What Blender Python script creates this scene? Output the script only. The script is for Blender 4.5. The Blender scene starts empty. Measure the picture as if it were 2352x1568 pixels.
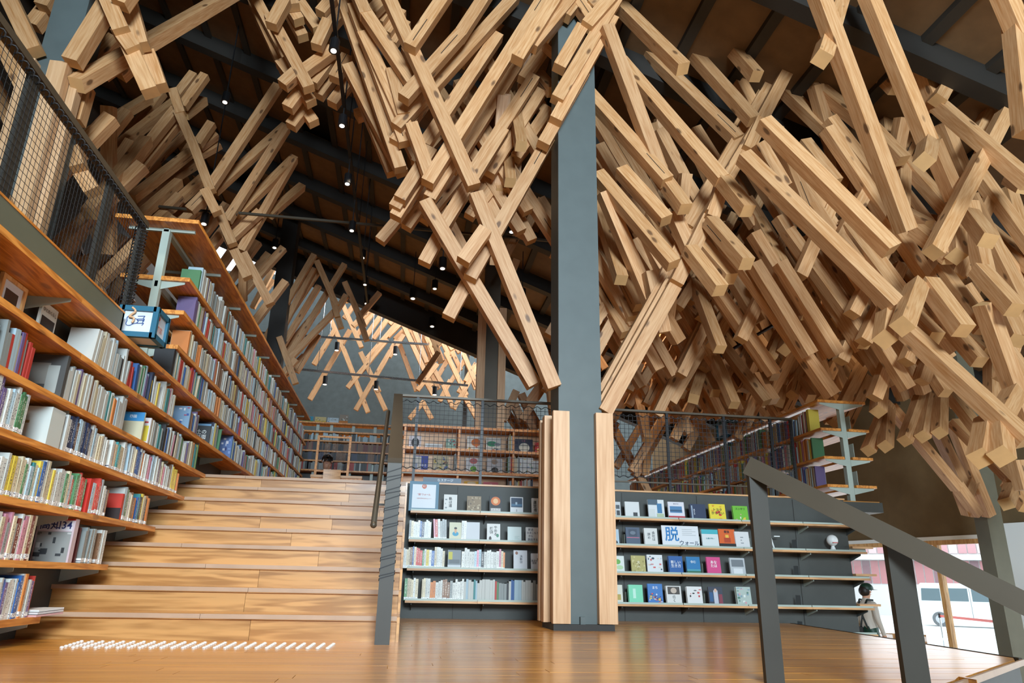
import bpy, bmesh, math, random
from mathutils import Vector, Matrix
R = random.Random(11)
S = bpy.context.scene
COL = S.collection
# ---------------------------------------------------------------- camera
F, EZ = 1633.0, 0.36
yw, pt, rl = (math.radians(a) for a in (8.14, 18.57, 1.19))
fw = Vector((math.sin(yw)*math.cos(pt), math.cos(yw)*math.cos(pt), math.sin(pt)))
rt0 = Vector((math.cos(yw), -math.sin(yw), 0)); up0 = rt0.cross(fw)
rt = rt0*math.cos(rl) + up0*math.sin(rl); up = up0*math.cos(rl) - rt0*math.sin(rl)
EYE = Vector((0, 0, EZ))
cam = bpy.data.objects.new('camera', bpy.data.cameras.new('camera'))
COL.objects.link(cam)
cam.data.sensor_width = 36; cam.data.lens = F/2352*36; cam.data.clip_end = 200
cam.matrix_world = Matrix((rt, up, -fw)).transposed().to_4x4(); cam.location = EYE
S.camera = cam
# ---------------------------------------------------------------- world, daylight, exposure
vs = S.view_settings
vs.view_transform = 'Standard'; vs.look = 'None'; vs.gamma = 1; vs.use_curve_mapping = False
vs.exposure = -0.55
w = bpy.data.worlds.new('sky'); S.world = w; w.use_nodes = True
w.node_tree.nodes['Background'].inputs[0].default_value = (.82, .91, 1, 1)
w.node_tree.nodes['Background'].inputs[1].default_value = 6.5
def area(name, loc, target, sx, sy, power, color):
    l = bpy.data.lights.new(name, 'AREA'); l.shape = 'RECTANGLE'; l.size = sx; l.size_y = sy
    l.energy = power; l.color = color
    o = bpy.data.objects.new(name, l); COL.objects.link(o); o.location = loc
    o.rotation_euler = (Vector(target)-Vector(loc)).to_track_quat('-Z', 'Y').to_euler()
    return o
# daylight: assumed glazing behind the photographer, window band on the right, assumed skylight past the roof edge
area('assumed_front_daylight', (1.0, -6.9, 3.9), (1.2, 2.0, 6.0), 3.6, 2.4, 4000, (.72, .88, 1))  # added area light for assumed glazing; only a solid wall stands behind it
area('window_daylight', (8.4, 10.6, .0), (3.0, 8.0, 1.0), 4.5, 2.0, 90, (.92, .97, 1))
area('assumed_skylight_daylight', (2.0, 19.6, 9.0), (0.5, 20.0, 3.0), 8, 2.0, 900, (.84, .92, 1))  # area light added for the assumed skylight; no glazing is built there
# warm interior downlights over the shelves and the stage (most are added without lamp bodies)
def spot(loc, target, power, size=75, color=(1, .83, .62), blend=.6, rad=.08):
    l = bpy.data.lights.new('warm_spot_light', 'SPOT'); l.energy = power; l.spot_size = math.radians(size)
    l.spot_blend = blend; l.color = color; l.shadow_soft_size = rad
    o = bpy.data.objects.new('warm_spot_light', l); COL.objects.link(o); o.location = loc
    o.rotation_euler = (Vector(target)-Vector(loc)).to_track_quat('-Z', 'Y').to_euler()
    return o
# ---------------------------------------------------------------- geometry helpers
def ray(x, y): return fw + rt*((x-1176)/F) - up*((y-784)/F)
def atY(x, y, Y): r = ray(x, y); return EYE + r*(Y/r.y)
def atX(x, y, X): r = ray(x, y); return EYE + r*(X/r.x)
def atZ(x, y, Z): r = ray(x, y); return EYE + r*((Z-EZ)/r.z)
def srgb(h):
    h = h.lstrip('#'); c = [int(h[i:i+2], 16)/255 for i in (0, 2, 4)]
    return tuple((v/12.92 if v <= .04045 else ((v+.055)/1.055)**2.4) for v in c)
class MB:
    def __init__(s): s.v = []; s.f = []; s.m = []
    def add(s, vs, fs, m=0):
        n = len(s.v); s.v += [tuple(p) for p in vs]; s.f += [tuple(i+n for i in f) for f in fs]; s.m += [m]*len(fs)
        return s
    def hexa(s, p, m=0):
        return s.add(p, ((0, 3, 2, 1), (4, 5, 6, 7), (0, 1, 5, 4), (1, 2, 6, 5), (2, 3, 7, 6), (3, 0, 4, 7)), m)
    def box(s, x0, x1, y0, y1, z0, z1, m=0):
        return s.hexa(((x0, y0, z0), (x1, y0, z0), (x1, y1, z0), (x0, y1, z0), (x0, y0, z1), (x1, y0, z1), (x1, y1, z1), (x0, y1, z1)), m)
    def bar(s, a, b, wd, ht=None, m=0, upv=(0, 0, 1)):
        a, b = Vector(a), Vector(b); d = (b-a).normalized(); u = Vector(upv)
        if abs(d.dot(u)) > .99: u = Vector((0, 1, 0))
        r = d.cross(u).normalized()*(wd/2); t = r.cross(d).normalized()*((ht or wd)/2)
        return s.hexa((a-r-t, a+r-t, b+r-t, b-r-t, a-r+t, a+r+t, b+r+t, b-r+t), m)
    def tube(s, a, b, r, n=8, m=0, r2=None):
        a, b = Vector(a), Vector(b); d = (b-a).normalized(); u = Vector((0, 0, 1)) if abs(d.z) < .9 else Vector((1, 0, 0))
        e = d.cross(u).normalized(); g = e.cross(d); r2 = r if r2 is None else r2
        vs = [p+(e*math.cos(t)+g*math.sin(t))*q for p, q in ((a, r), (b, r2)) for t in [2*math.pi*i/n for i in range(n)]]
        fs = [(i, (i+1) % n, n+(i+1) % n, n+i) for i in range(n)] + [tuple(range(n-1, -1, -1)), tuple(range(n, 2*n))]
        return s.add(vs, fs, m)
    def ball(s, c, r, n=12, k=8, m=0, sc=(1, 1, 1)):
        vs = []; fs = []
        for j in range(k+1):
            a = math.pi*j/k
            for i in range(n):
                b = 2*math.pi*i/n
                vs.append((c[0]+r*sc[0]*math.sin(a)*math.cos(b), c[1]+r*sc[1]*math.sin(a)*math.sin(b), c[2]+r*sc[2]*math.cos(a)))
        for j in range(k):
            for i in range(n): fs.append((j*n+i, (j+1)*n+i, (j+1)*n+(i+1) % n, j*n+(i+1) % n))
        return s.add(vs, fs, m)
    def quad(s, p, m=0): return s.add(p, ((0, 1, 2, 3),), m)
    def mesh(s, name, mats):
        me = bpy.data.meshes.new(name); me.from_pydata(s.v, [], s.f)
        for m in mats: me.materials.append(m)
        if len(mats) > 1: me.polygons.foreach_set('material_index', s.m)
        me.update(); return me
def lst(m): return list(m) if isinstance(m, (list, tuple)) else [m]
def link(name, me, parent=None, mw=None, smooth=False):
    o = bpy.data.objects.new(name, me); COL.objects.link(o)
    if parent is not None:
        o.parent = parent; o.matrix_parent_inverse = parent.matrix_world.inverted()
    if mw is not None: o.matrix_basis = mw
    if smooth:
        for p in me.polygons: p.use_smooth = True
    return o
def obj(name, mb, mats, parent=None, smooth=False): return link(name, mb.mesh(name, lst(mats)), parent, None, smooth)
def tag(o, label, cat, group=None, kind=None):
    o['label'] = label; o['category'] = cat
    if group: o['group'] = group
    if kind: o['kind'] = kind
    return o
def thing(name, label, cat, loc=(0, 0, 0), group=None):
    o = bpy.data.objects.new(name, None); COL.objects.link(o); o.location = loc; o.empty_display_size = .1
    o.matrix_world = Matrix.Translation(loc)
    return tag(o, label, cat, group)
def struct(name, mb, mats, label=None):
    o = obj(name, mb, mats); o['kind'] = 'structure'
    if label: o['label'] = label
    return o
# ---------------------------------------------------------------- materials
def nt(name):
    m = bpy.data.materials.new(name); m.use_nodes = True; t = m.node_tree
    return m, t, t.nodes['Principled BSDF']
def flat(name, c, rough=.6, metal=0, noise=.0, spec=.5):
    m, t, b = nt(name); c = srgb(c) if isinstance(c, str) else c
    b.inputs['Roughness'].default_value = rough; b.inputs['Metallic'].default_value = metal
    b.inputs['Specular IOR Level'].default_value = spec
    if noise:
        n = t.nodes.new('ShaderNodeTexNoise'); n.inputs['Scale'].default_value = 6; n.inputs['Detail'].default_value = 5
        tc = t.nodes.new('ShaderNodeTexCoord'); t.links.new(tc.outputs['Object'], n.inputs['Vector'])
        r = t.nodes.new('ShaderNodeValToRGB'); r.color_ramp.elements[0].position = .3; r.color_ramp.elements[1].position = .7
        r.color_ramp.elements[0].color = (*[v*(1-noise) for v in c], 1); r.color_ramp.elements[1].color = (*[min(1, v*(1+noise)) for v in c], 1)
        t.links.new(n.outputs[0], r.inputs[0]); t.links.new(r.outputs[0], b.inputs['Base Color'])
    else: b.inputs['Base Color'].default_value = (*c, 1)
    return m
def emit(name, c, strength):
    m, t, b = nt(name); b.inputs['Base Color'].default_value = (*c, 1)
    b.inputs['Emission Color'].default_value = (*c, 1); b.inputs['Emission Strength'].default_value = strength
    return m
def wood(name, dark, light, axis=0, scale=1.0, stretch=14, rough=.5, vary=.25, knots=0.0, coat=0.0, grain=1.0):
    m, t, b = nt(name); N, L = t.nodes.new, t.links.new
    tc = N('ShaderNodeTexCoord'); oi = N('ShaderNodeObjectInfo')
    mp = N('ShaderNodeMapping'); sc = [scale*stretch]*3; sc[axis] = scale
    mp.inputs['Scale'].default_value = sc
    mul = N('ShaderNodeVectorMath'); mul.operation = 'SCALE'; mul.inputs[0].default_value = (37, 53, 71)
    L(oi.outputs['Random'], mul.inputs['Scale'])
    L(tc.outputs['Object'], mp.inputs['Vector']); L(mul.outputs[0], mp.inputs['Location'])
    n1 = N('ShaderNodeTexNoise'); n1.inputs['Scale'].default_value = 1.0; n1.inputs['Detail'].default_value = 3; n1.inputs['Distortion'].default_value = .6
    n2 = N('ShaderNodeTexNoise'); n2.inputs['Scale'].default_value = 5.0; n2.inputs['Detail'].default_value = 2
    L(mp.outputs[0], n1.inputs['Vector']); L(mp.outputs[0], n2.inputs['Vector'])
    # growth rings: sine of the warped noise
    ma = N('ShaderNodeMath'); ma.operation = 'MULTIPLY'; ma.inputs[1].default_value = 26
    L(n1.outputs[0], ma.inputs[0]); sn = N('ShaderNodeMath'); sn.operation = 'SINE'; L(ma.outputs[0], sn.inputs[0])
    mx = N('ShaderNodeMath'); mx.operation = 'MULTIPLY_ADD'; mx.inputs[1].default_value = .22*grain; L(sn.outputs[0], mx.inputs[0]); L(n2.outputs[0], mx.inputs[2])
    cr = N('ShaderNodeValToRGB'); e = cr.color_ramp.elements
    e[0].position = .18; e[0].color = (*srgb(dark), 1); e[1].position = .72; e[1].color = (*srgb(light), 1)
    L(mx.outputs[0], cr.inputs[0]); out = cr.outputs[0]
    if knots:
        mk = N('ShaderNodeMapping'); ks = [6.5]*3; ks[axis] = 3.0; mk.inputs['Scale'].default_value = ks
        L(tc.outputs['Object'], mk.inputs['Vector']); L(mul.outputs[0], mk.inputs['Location'])
        vo = N('ShaderNodeTexVoronoi'); vo.inputs['Scale'].default_value = 1.0; L(mk.outputs[0], vo.inputs['Vector'])
        kr = N('ShaderNodeValToRGB'); kr.color_ramp.elements[0].position = .1; kr.color_ramp.elements[0].color = (1, 1, 1, 1)
        kr.color_ramp.elements[1].position = .17; kr.color_ramp.elements[1].color = (0, 0, 0, 1)
        L(vo.outputs['Distance'], kr.inputs[0])
        km = N('ShaderNodeMath'); km.operation = 'MULTIPLY'; km.inputs[1].default_value = knots; L(kr.outputs[0], km.inputs[0])
        mix = N('ShaderNodeMix'); mix.data_type = 'RGBA'; L(km.outputs[0], mix.inputs[0]); L(out, mix.inputs[6])
        mix.inputs[7].default_value = (*srgb('#5a3a22'), 1); out = mix.outputs[2]
    hs = N('ShaderNodeHueSaturation'); v = N('ShaderNodeMapRange'); v.inputs[3].default_value = 1-vary; v.inputs[4].default_value = 1+vary*.7
    L(oi.outputs['Random'], v.inputs[0]); L(v.outputs[0], hs.inputs['Value']); L(out, hs.inputs['Color'])
    L(hs.outputs[0], b.inputs['Base Color']); b.inputs['Roughness'].default_value = rough
    b.inputs['Coat Weight'].default_value = coat; b.inputs['Coat Roughness'].default_value = .18
    return m
M = {}
M['beam'] = wood('cedar_beam', '#b17b48', '#cea173', 0, 1.1, 16, .5, .14, .85, 0, .5)
M['end'] = flat('cedar_end_grain', '#c59a66', .7, noise=.12)
M['slot'] = flat('slot_shadow_gap', '#2a2018', .9)
M['board'] = wood('cedar_board', '#b98c60', '#d0a880', 2, .6, 16, .5, .06, 0, 0, .5)
M['shelf'] = wood('larch_shelf', '#b06a26', '#dd9646', 1, 1.1, 14, .42, .1, .5)
M['shelfx'] = wood('larch_shelf_x', '#a87a4c', '#d0a070', 0, 1.1, 14, .42, .08, 0)
M['step'] = wood('stair_board', '#9a6830', '#c38f52', 0, .7, 12, .38, .1, 0, .25, 1.3)
M['nose'] = flat('pale_nosing', '#a98a70', .45, noise=.08)  # plain paler strip for tread fronts and stage edge
M['floor'] = wood('stage_plank', '#b06e28', '#d0903c', 0, .6, 14, .28, .14, 0, .5, .5)
M['floor2'] = wood('lower_floor_plank', '#b98a55', '#dcb684', 0, .8, 12, .35, .12, 0, .3)
M['grey'] = flat('painted_grey_steel', '#515a59', .55, noise=.06)
M['wallgrey'] = flat('grey_panel', '#3f413d', .6, noise=.08)
M['farwall'] = flat('grey_plaster', '#3d4544', .8, noise=.15)
M['brown'] = flat('brown_plaster', '#6a5638', .85, noise=.08)
M['olive'] = flat('olive_column', '#6e6a58', .6, noise=.06)
M['darkleft'] = flat('dark_plaster', '#3a3026', .85, noise=.1)
M['rail'] = flat('bronze_rail', '#4c4336', .45, .3, noise=.05)
M['railpost'] = flat('dark_post', '#37342e', .5, .2, noise=.05)
M['black'] = flat('black_wire', '#16171a', .6)
M['blackm'] = flat('black_metal', '#1b1b1d', .45, .3)
M['steelw'] = flat('pale_steel', '#a2aea4', .45, noise=.04)
M['ply'] = flat('ply_panel', '#74583a', .7, noise=.12)
M['joist'] = flat('dark_joist', '#322c24', .7)
M['purlin'] = flat('dark_steel_purlin', '#221e19', .6)
M['white'] = flat('white_paint', '#e9ecea', .5)
M['frame'] = wood('window_frame_wood', '#c08a4e', '#dcae74', 2, 1.5, 10, .45, .05)
M['teal'] = flat('teal_frame', '#185a74', .45)
M['paper'] = flat('white_paper', '#c8ced4', .6)
M['red'] = flat('red_print', '#c8382c', .5)
M['ink'] = flat('ink', '#23262c', .6)
M['blueink'] = flat('blue_ink', '#1f7fc0', .5)
M['orange'] = flat('orange_print', '#e0741f', .5)
M['skin'] = flat('skin', '#d9a283', .55)
M['hair'] = flat('dark_hair', '#221a17', .5)
M['lens'] = emit('lamp_lens', (1, .93, .82), 3)
M['glow'] = emit('backlit_panel', (.93, .97, 1), .55)
M['chrome'] = flat('chrome', '#c9cccf', .2, .9)
def glass(name, tint=(1, 1, 1), gl=.08, rough=.02):
    m, t, b = nt(name); N, L = t.nodes.new, t.links.new
    tr = N('ShaderNodeBsdfTransparent'); tr.inputs[0].default_value = (*tint, 1); g = N('ShaderNodeBsdfGlossy'); g.inputs['Roughness'].default_value = rough
    mx = N('ShaderNodeMixShader'); fr = N('ShaderNodeFresnel'); fr.inputs[0].default_value = 1.45
    ad = N('ShaderNodeMath'); ad.inputs[1].default_value = gl-.08; L(fr.outputs[0], ad.inputs[0]); L(ad.outputs[0], mx.inputs[0]); L(tr.outputs[0], mx.inputs[1]); L(g.outputs[0], mx.inputs[2])
    L(mx.outputs[0], t.nodes['Material Output'].inputs[0]); return m
M['glass'] = glass('clear_glass', (.96, .98, .97))
M['film'] = glass('clear_film', (.86, .88, .9), gl=.14, rough=.1)
_bm = {}
def colmat(c, rough=.5):
    if c not in _bm: _bm[c] = flat('print_'+c.strip('#'), tuple(v*.74 for v in srgb(c)), rough)
    return _bm[c]
_txt = {}
def text(s, size, mat, parent, org, ex, ez, name='lettering', shear=0):
    """flat lettering centred on org, reading along ex, upright along ez"""
    k = (s, shear)
    if k not in _txt:
        c = bpy.data.curves.new('t', 'FONT'); c.body = s; c.align_x = 'CENTER'; c.align_y = 'CENTER'; c.resolution_u = 2; c.shear = shear; c.offset = .012
        o = bpy.data.objects.new('t', c); COL.objects.link(o); bpy.context.view_layer.update()
        me = bpy.data.meshes.new_from_object(o.evaluated_get(bpy.context.evaluated_depsgraph_get()))
        bpy.data.objects.remove(o); bpy.data.curves.remove(c); _txt[k] = me
    me = _txt[k].copy(); me.materials.clear(); me.materials.append(mat)
    ex, ez = Vector(ex).normalized(), Vector(ez).normalized(); ny = ex.cross(ez)
    mw = Matrix((ex, ez, ny)).transposed().to_4x4() @ Matrix.Scale(size, 4)
    me.transform(Matrix.Translation(Vector(org)) @ mw)
    return link(name, me, parent)
# ================================================================ STRUCTURE
ZP, YW, YS0, RUN, NR = 1.275, 7.35, 4.62, .334, 9        # platform height, shelf wall plane, first riser, tread run, risers
RZ = ZP/NR; XL = -2.1; LOW = -1.25
def xmax(y): return 3.47+(y-3.89)*.152 if y > 3.89 else 3.47-(3.89-y)*1.24
# stage floor
poly = [(XL, -.6), (xmax(1.2), 1.2), (3.47, 3.89), (xmax(YW), YW), (XL, YW)]
mb = MB(); n = len(poly)
mb.add([(x, y, LOW) for x, y in poly]+[(x, y, -.022) for x, y in poly], [tuple(range(n, 2*n))]+[(i, (i+1) % n, n+(i+1) % n, n+i) for i in range(n)])
stage = struct('floor', mb, M['wallgrey'], 'raised timber stage floor of long honey-brown planks')
PW = .105; y = 1.2
while y < YW-.02:
    y1 = min(y+PW, YW); x = XL - R.random()*.9; a0, a1 = xmax(y), xmax(y1)
    while x < max(a0, a1):
        x2 = x+R.uniform(1.1, 1.9); xs = max(x, XL)
        p = [min(x2, a0), min(x2, a1)]
        if p[0] > xs+.02 or p[1] > xs+.02:
            g = .0012; h = R.uniform(-.0004, .0004); q0, q1 = max(p[0], xs), max(p[1], xs)
            b = MB().hexa(((xs+g, y+g, -.02), (q0-g, y+g, -.02), (q1-g, y1-g, -.02), (xs+g, y1-g, -.02), (xs+g, y+g, h), (q0-g, y+g, h), (q1-g, y1-g, h), (xs+g, y1-g, h)))
            obj('plank', b, M['floor'], stage)
        x = x2
    y = y1
# pale nosing along the stage edge
t = MB(); t.bar((xmax(1.2)+.018, 1.2, -.018), (3.488, 3.88, -.018), .014, .03); struct('trim_1', t, M['nose'])
t = MB(); t.bar((3.485, 3.89, -.012), (xmax(YW-.02)+.012, YW-.02, -.012), .02, .03); struct('trim_2', t, M['railpost'])
# lower hall floor
lowf = struct('floor', MB().box(-9, 11.5, -8, 17, LOW-.2, LOW), M['floor2'], 'lower hall floor of pale timber planks')
# upper platform
pf_ = MB(); pf_.box(-6.9, 5.28, YW+.06, 23, ZP-.12, ZP-.012, 1); pf_.box(-6.9, 5.26, YW+.08, 23, ZP-.012, ZP, 0)
struct('floor', pf_, [M['floor'], M['wallgrey']], 'upper reading platform floor')
# grey shelf wall that carries the platform
WX1 = atY(1948, 1301, YW).x+.04
fwall = struct('wall_front', MB().box(.02, WX1, YW, YW+.12, LOW, ZP-.005), M['wallgrey'])
obj('top_edge', MB().box(.0, WX1+.01, YW-.012, YW+.13, ZP-.005, ZP+.012), M['shelfx'], fwall)
for px_ in (1046, 1431, 1606, 1728, 1830):
    xx = atY(px_, 1250, YW).x; obj('panel_joint', MB().box(xx-.003, xx+.003, YW-.004, YW, LOW, ZP-.02), M['purlin'], fwall)
# left shelf wall below the mezzanine, riser wall and dark wall beyond
struct('wall_left', MB().box(XL-.12, XL, 1.0, 4.75, LOW, 1.80), M['wallgrey'])
struct('wall_left', MB().box(XL-.12, XL, 4.75, 9.3, -.02, 1.9), M['wallgrey'])
struct('wall_left', MB().box(-7.1, -6.9, -8, 24, LOW, 10), M['darkleft'])
struct('wall_sky_block', MB().box(-7, 13, -7.4, -7.2, LOW, 9.5), M['brown'], 'plain solid brown wall out of view, added to keep sky light out')  # added solid wall, out of view, stops sky light leaking in
struct('wall_light_block', MB().box(-6.9, XL-.12, .4, .6, LOW, 9.0), M['brown'], 'brown cross wall out of view, added to shade the left beams')  # added out of view to block the assumed front light from the left beams
struct('wall_back', MB().box(-7, 9.5, 23, 23.2, LOW, 10), M['farwall'])
# staircase
stair = thing('staircase', 'broad flight of nine honey-coloured wooden steps up to the platform', 'stairs', (-1, YS0, 0))
for i in range(NR):
    y0 = YS0+i*RUN; z1 = (i+1)*RZ; cuts = sorted(R.uniform(-1.8, -.2) for _ in range(R.choice((1, 2))))
    xs = [XL]+cuts+[0.0]
    if len(xs) == 4 and xs[2]-xs[1] < .35: xs.pop(1)
    for a, b in zip(xs, xs[1:]):
        obj('riser_board', MB().box(a+.001, b-.001, y0+.02, y0+.045, z1-RZ, z1-.028), M['step'], stair)
    xs = [XL, R.uniform(-1.6, -.5), 0.0]
    for a, b in zip(xs, xs[1:]):
        obj('tread_board', MB().box(a+.001, b-.001, y0, y0+(RUN if i < NR-1 else .3)+.02, z1-.028, z1), M['step'], stair)
        obj('nosing', MB().box(a+.001, b-.001, y0-.004, y0+.0, z1-.024, z1+.001), M['nose'], stair)
    obj('side_board', MB().box(-.001, .016, y0+.0, y0+RUN+.02, max(0, z1-RZ*1.02), z1-.004), M['step'], stair)
    obj('step_body', MB().box(XL+.01, -.01, y0+.05, YW, z1-RZ+.002, z1-.03), M['wallgrey'], stair)
# tactile warning studs
tac = thing('tactile_strip', 'strip of small domed metal warning studs in front of the steps', 'tactile studs', (-1.2, 4.3, 0))
stud = MB(); stud.tube((0, 0, 0), (0, 0, .005), .0105, 8); stud.tube((0, 0, .005), (0, 0, .0085), .0105, 8, 0, .006); stud_me = stud.mesh('stud', [flat('stud_steel', '#e4e2dc', .35, .2)])
pa, pb = atZ(142, 1488, 0), atZ(752, 1490, 0); pc, pd = atZ(187, 1474, 0), atZ(766, 1480, 0)
for i in range(26):
    for j in range(6):
        u, v = i/25, j/5; a = pa.lerp(pb, u); b = pc.lerp(pd, u); q = a.lerp(b, v)
        link('stud', stud_me, tac, Matrix.Translation((q.x, q.y, .001)))
# ---------------------------------------------------------------- roof: z = ZR - SR * x, joists along Y, purlins along X
ZR, SR, RY1 = 6.9, .38, 17.3
def rz(x): return ZR-SR*x
roof = struct('ceiling', MB().hexa(((-7, -8, rz(-7)+.25), (12.8, -8, rz(12.8)+.25), (12.8, RY1, rz(12.8)+.25), (-7, RY1, rz(-7)+.25), (-7, -8, rz(-7)+.4), (12.8, -8, rz(12.8)+.4), (12.8, RY1, rz(12.8)+.4), (-7, RY1, rz(-7)+.4))), M['purlin'], 'dark sloping roof with plywood panels between joists')
PY = [11.3+1.6*k for k in range(-6, 5)]
def slab(x0, x1, y0, y1, d0, d1):
    return MB().hexa(((x0, y0, rz(x0)+d0), (x1, y0, rz(x1)+d0), (x1, y1, rz(x1)+d0), (x0, y1, rz(x0)+d0), (x0, y0, rz(x0)+d1), (x1, y0, rz(x1)+d1), (x1, y1, rz(x1)+d1), (x0, y1, rz(x0)+d1)))
JX = [-6.6+.62*k for k in range(32)]
for k, yy in enumerate(PY[:-1]):
    y2 = PY[k+1]
    for xx in JX[:-1]:
        if R.random() < .97: obj('roof_panel', slab(xx+.05, xx+.57, yy+.08, min(y2, RY1)-.08, .1, .22), M['ply'], roof)
for xx in JX: obj('joist', slab(xx-.05, xx+.05, -8, RY1, .04, .22), M['joist'], roof)
for yy in PY[:-1]: obj('purlin', slab(-6.9, 12.7, yy-.09, yy+.09, -.16, .1), M['purlin'], roof)
obj('edge_beam', slab(-6.9, 12.7, RY1-.15, RY1+.1, -.55, .3), M['purlin'], roof)
# conduit rods under the roof
for nm, a, b, Y, lb_ in (('hanging_rod', (330, 471), (545, 492), 10.2, 'short bronze rod running out above the tall bookcase'), ('hanging_rod', (548, 489), (1262, 553), 10.2, 'long bronze rod spanning level to the central column')):
    tag(obj(nm, MB().bar(atY(*a, Y), atY(*b, Y), .035), M['rail']), lb_, 'rod')
# ---------------------------------------------------------------- right-hand window wall
HZ = 1.12
WA = atZ(1925, 1251, HZ); WB = atZ(2262, 1236, HZ); WA.z = WB.z = 0
wd = (WB-WA).normalized(); wn = Vector((-wd.y, wd.x, 0));  wn = wn if wn.dot(-WA) > 0 else -wn
WS = WA - wd*4.0; WE = WB + wd*9
def wbox(mb_, s0, s1, z0, z1, d0, d1, m=0):
    p = lambda s, d, z: (WA+wd*s+wn*d)+Vector((0, 0, z))
    return mb_.hexa((p(s0, d0, z0), p(s1, d0, z0), p(s1, d1, z0), p(s0, d1, z0), p(s0, d0, z1), p(s1, d0, z1), p(s1, d1, z1), p(s0, d1, z1)), m)
L0 = (WB-WA).length
wr = struct('wall_right', wbox(MB(), -6, 22, HZ+.06, 7.5, -.2, 0), M['brown'])
win = struct('window_1', wbox(MB(), -1.2, 7.5, HZ, HZ+.06, -.1, .03), M['white'], 'tall glazed window band along the lower hall')
obj('window_head', wbox(MB(), -1.2, 7.5, HZ-.07, HZ, -.08, .02), M['frame'], win)
for s in (-.3, 1.3, 2.0, 3.4, 4.7, 6.3): obj('mullion', wbox(MB(), s-.035, s+.035, LOW, HZ-.07, -.08, .02), M['frame'], win)
for s0, s1 in ((-.3, 1.3), (1.3, 2.0), (2.0, 3.4), (3.4, 4.7), (4.7, 6.3)): obj('pane', wbox(MB(), s0+.035, s1-.035, LOW+.05, HZ-.07, -.035, -.03), M['glass'], win)
obj('sill', wbox(MB(), -.3, 6.3, LOW, LOW+.05, -.1, .03), M['frame'], win)
obj('blind', wbox(MB(), L0+.35, L0+.75, LOW+.1, HZ+.2, .03, .06), M['white'], win)
# outside: ground, red-panelled building
struct('floor', MB().box(8, 90, -10, 90, LOW-.3, LOW-.01), flat('pale_asphalt', '#c9cccb', .9, noise=.05), 'pale paved yard outside the windows')
# ================================================================ BOOKCASES
XF = -1.85
def bracket(parent, x0, x1, y, z, mat=None, along='x'):
    """thin tapered steel plate under a shelf"""
    b = MB()
    if along == 'x': p = [(x0, z), (x1, z), (x1, z-.018), (x0, z-.075)]; q = lambda a, t: (a[0], y+t, a[1])
    else: p = [(x0, z), (x1, z), (x1, z-.018), (x0, z-.075)]; q = lambda a, t: (y+t, a[0], a[1])
    b.hexa([q(a, -.003) for a in p]+[q(a, .003) for a in p]); obj('bracket', b, mat or M['steelw'], parent)
lb = thing('wall_bookcase', 'long timber bookcase whose shelves step up the wall beside the stairs', 'bookcase', (XL, 4, 0))
TH = .034
LSH = {'G': (.10, 4.32), 'F': (.372, 5.1), 'E': (.655, 5.88), 'D': (.945, 6.48), 'C': (1.205, 7.02), 'B': (1.487, 13.3), 'A': (1.775, 13.3)}
for k, (z, ye) in LSH.items():
    y = 1.3; first = .35+.13*ord(k) % .6
    cuts = [1.3]
    while cuts[-1] < ye-1.1: cuts.append(cuts[-1]+.9 if len(cuts) > 1 else 1.3+first+.5)
    cuts.append(ye)
    for a, b in zip(cuts, cuts[1:]):
        m_ = MB()
        if b == ye and k not in 'AB': m_.hexa(((XL, a, z), (XF, a, z), (XF, b, z), (XL, b, z), (XL, a, z+TH), (XF, a, z+TH), (XF, b, z+TH), (XL, b, z+TH)))
        else: m_.box(XL, XF, a+.0008, b-.0008, z, z+TH)
        obj('shelf_board', m_, M['shelf'], lb)
        if b > 2.6: bracket(lb, XL, XF-.03, b-.06, z)
# tall double-sided continuation on pale steel posts
TY0, TY1 = 5.66, 13.3
TZ = [2.035, 2.325, 2.61, 3.075]
for z in TZ:
    d = .05 if z > 3 else 0
    cuts = [TY0-(.12 if z > 3 else 0)+.9*i for i in range(9)]+[TY1]
    for a, b in zip(cuts, cuts[1:]):
        if z > 3: obj('top_board', MB().box(XL-.36, XF+.03, a+.001, b-.001, z, z+TH), M['shelf'], lb)
        else:
            obj('shelf_board', MB().box(XL+.03, XF, a+.001, b-.001, z, z+TH), M['shelf'], lb)
            obj('shelf_board', MB().box(XL-.28, XL-.03, a+.001, b-.001, z, z+TH), M['shelf'], lb)
            bracket(lb, XL+.02, XF-.04, a+.03, z); bracket(lb, XL-.02, XL-.25, a+.03, z)
for i in range(9):
    yy = TY0+.03+.9*i
    obj('post', MB().box(XL-.03, XL+.03, yy-.03, yy+.03, 1.8, 3.06), M['steelw'], lb)
    obj('top_arm', MB().box(XL-.3, XF-.03, yy-.012, yy+.012, 3.05, 3.075), M['steelw'], lb)
obj('top_rail', MB().box(XL-.02, XL+.02, TY0, TY1, 3.04, 3.07), M['steelw'], lb)
obj('back_rail', MB().box(XL-.012, XL+.012, TY0, TY1, 2.55, 2.6), M['steelw'], lb)
obj('end_panel', MB().box(XL-.05, XL, 9.0, TY1, ZP, 1.8), M['shelf'], lb)
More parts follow.
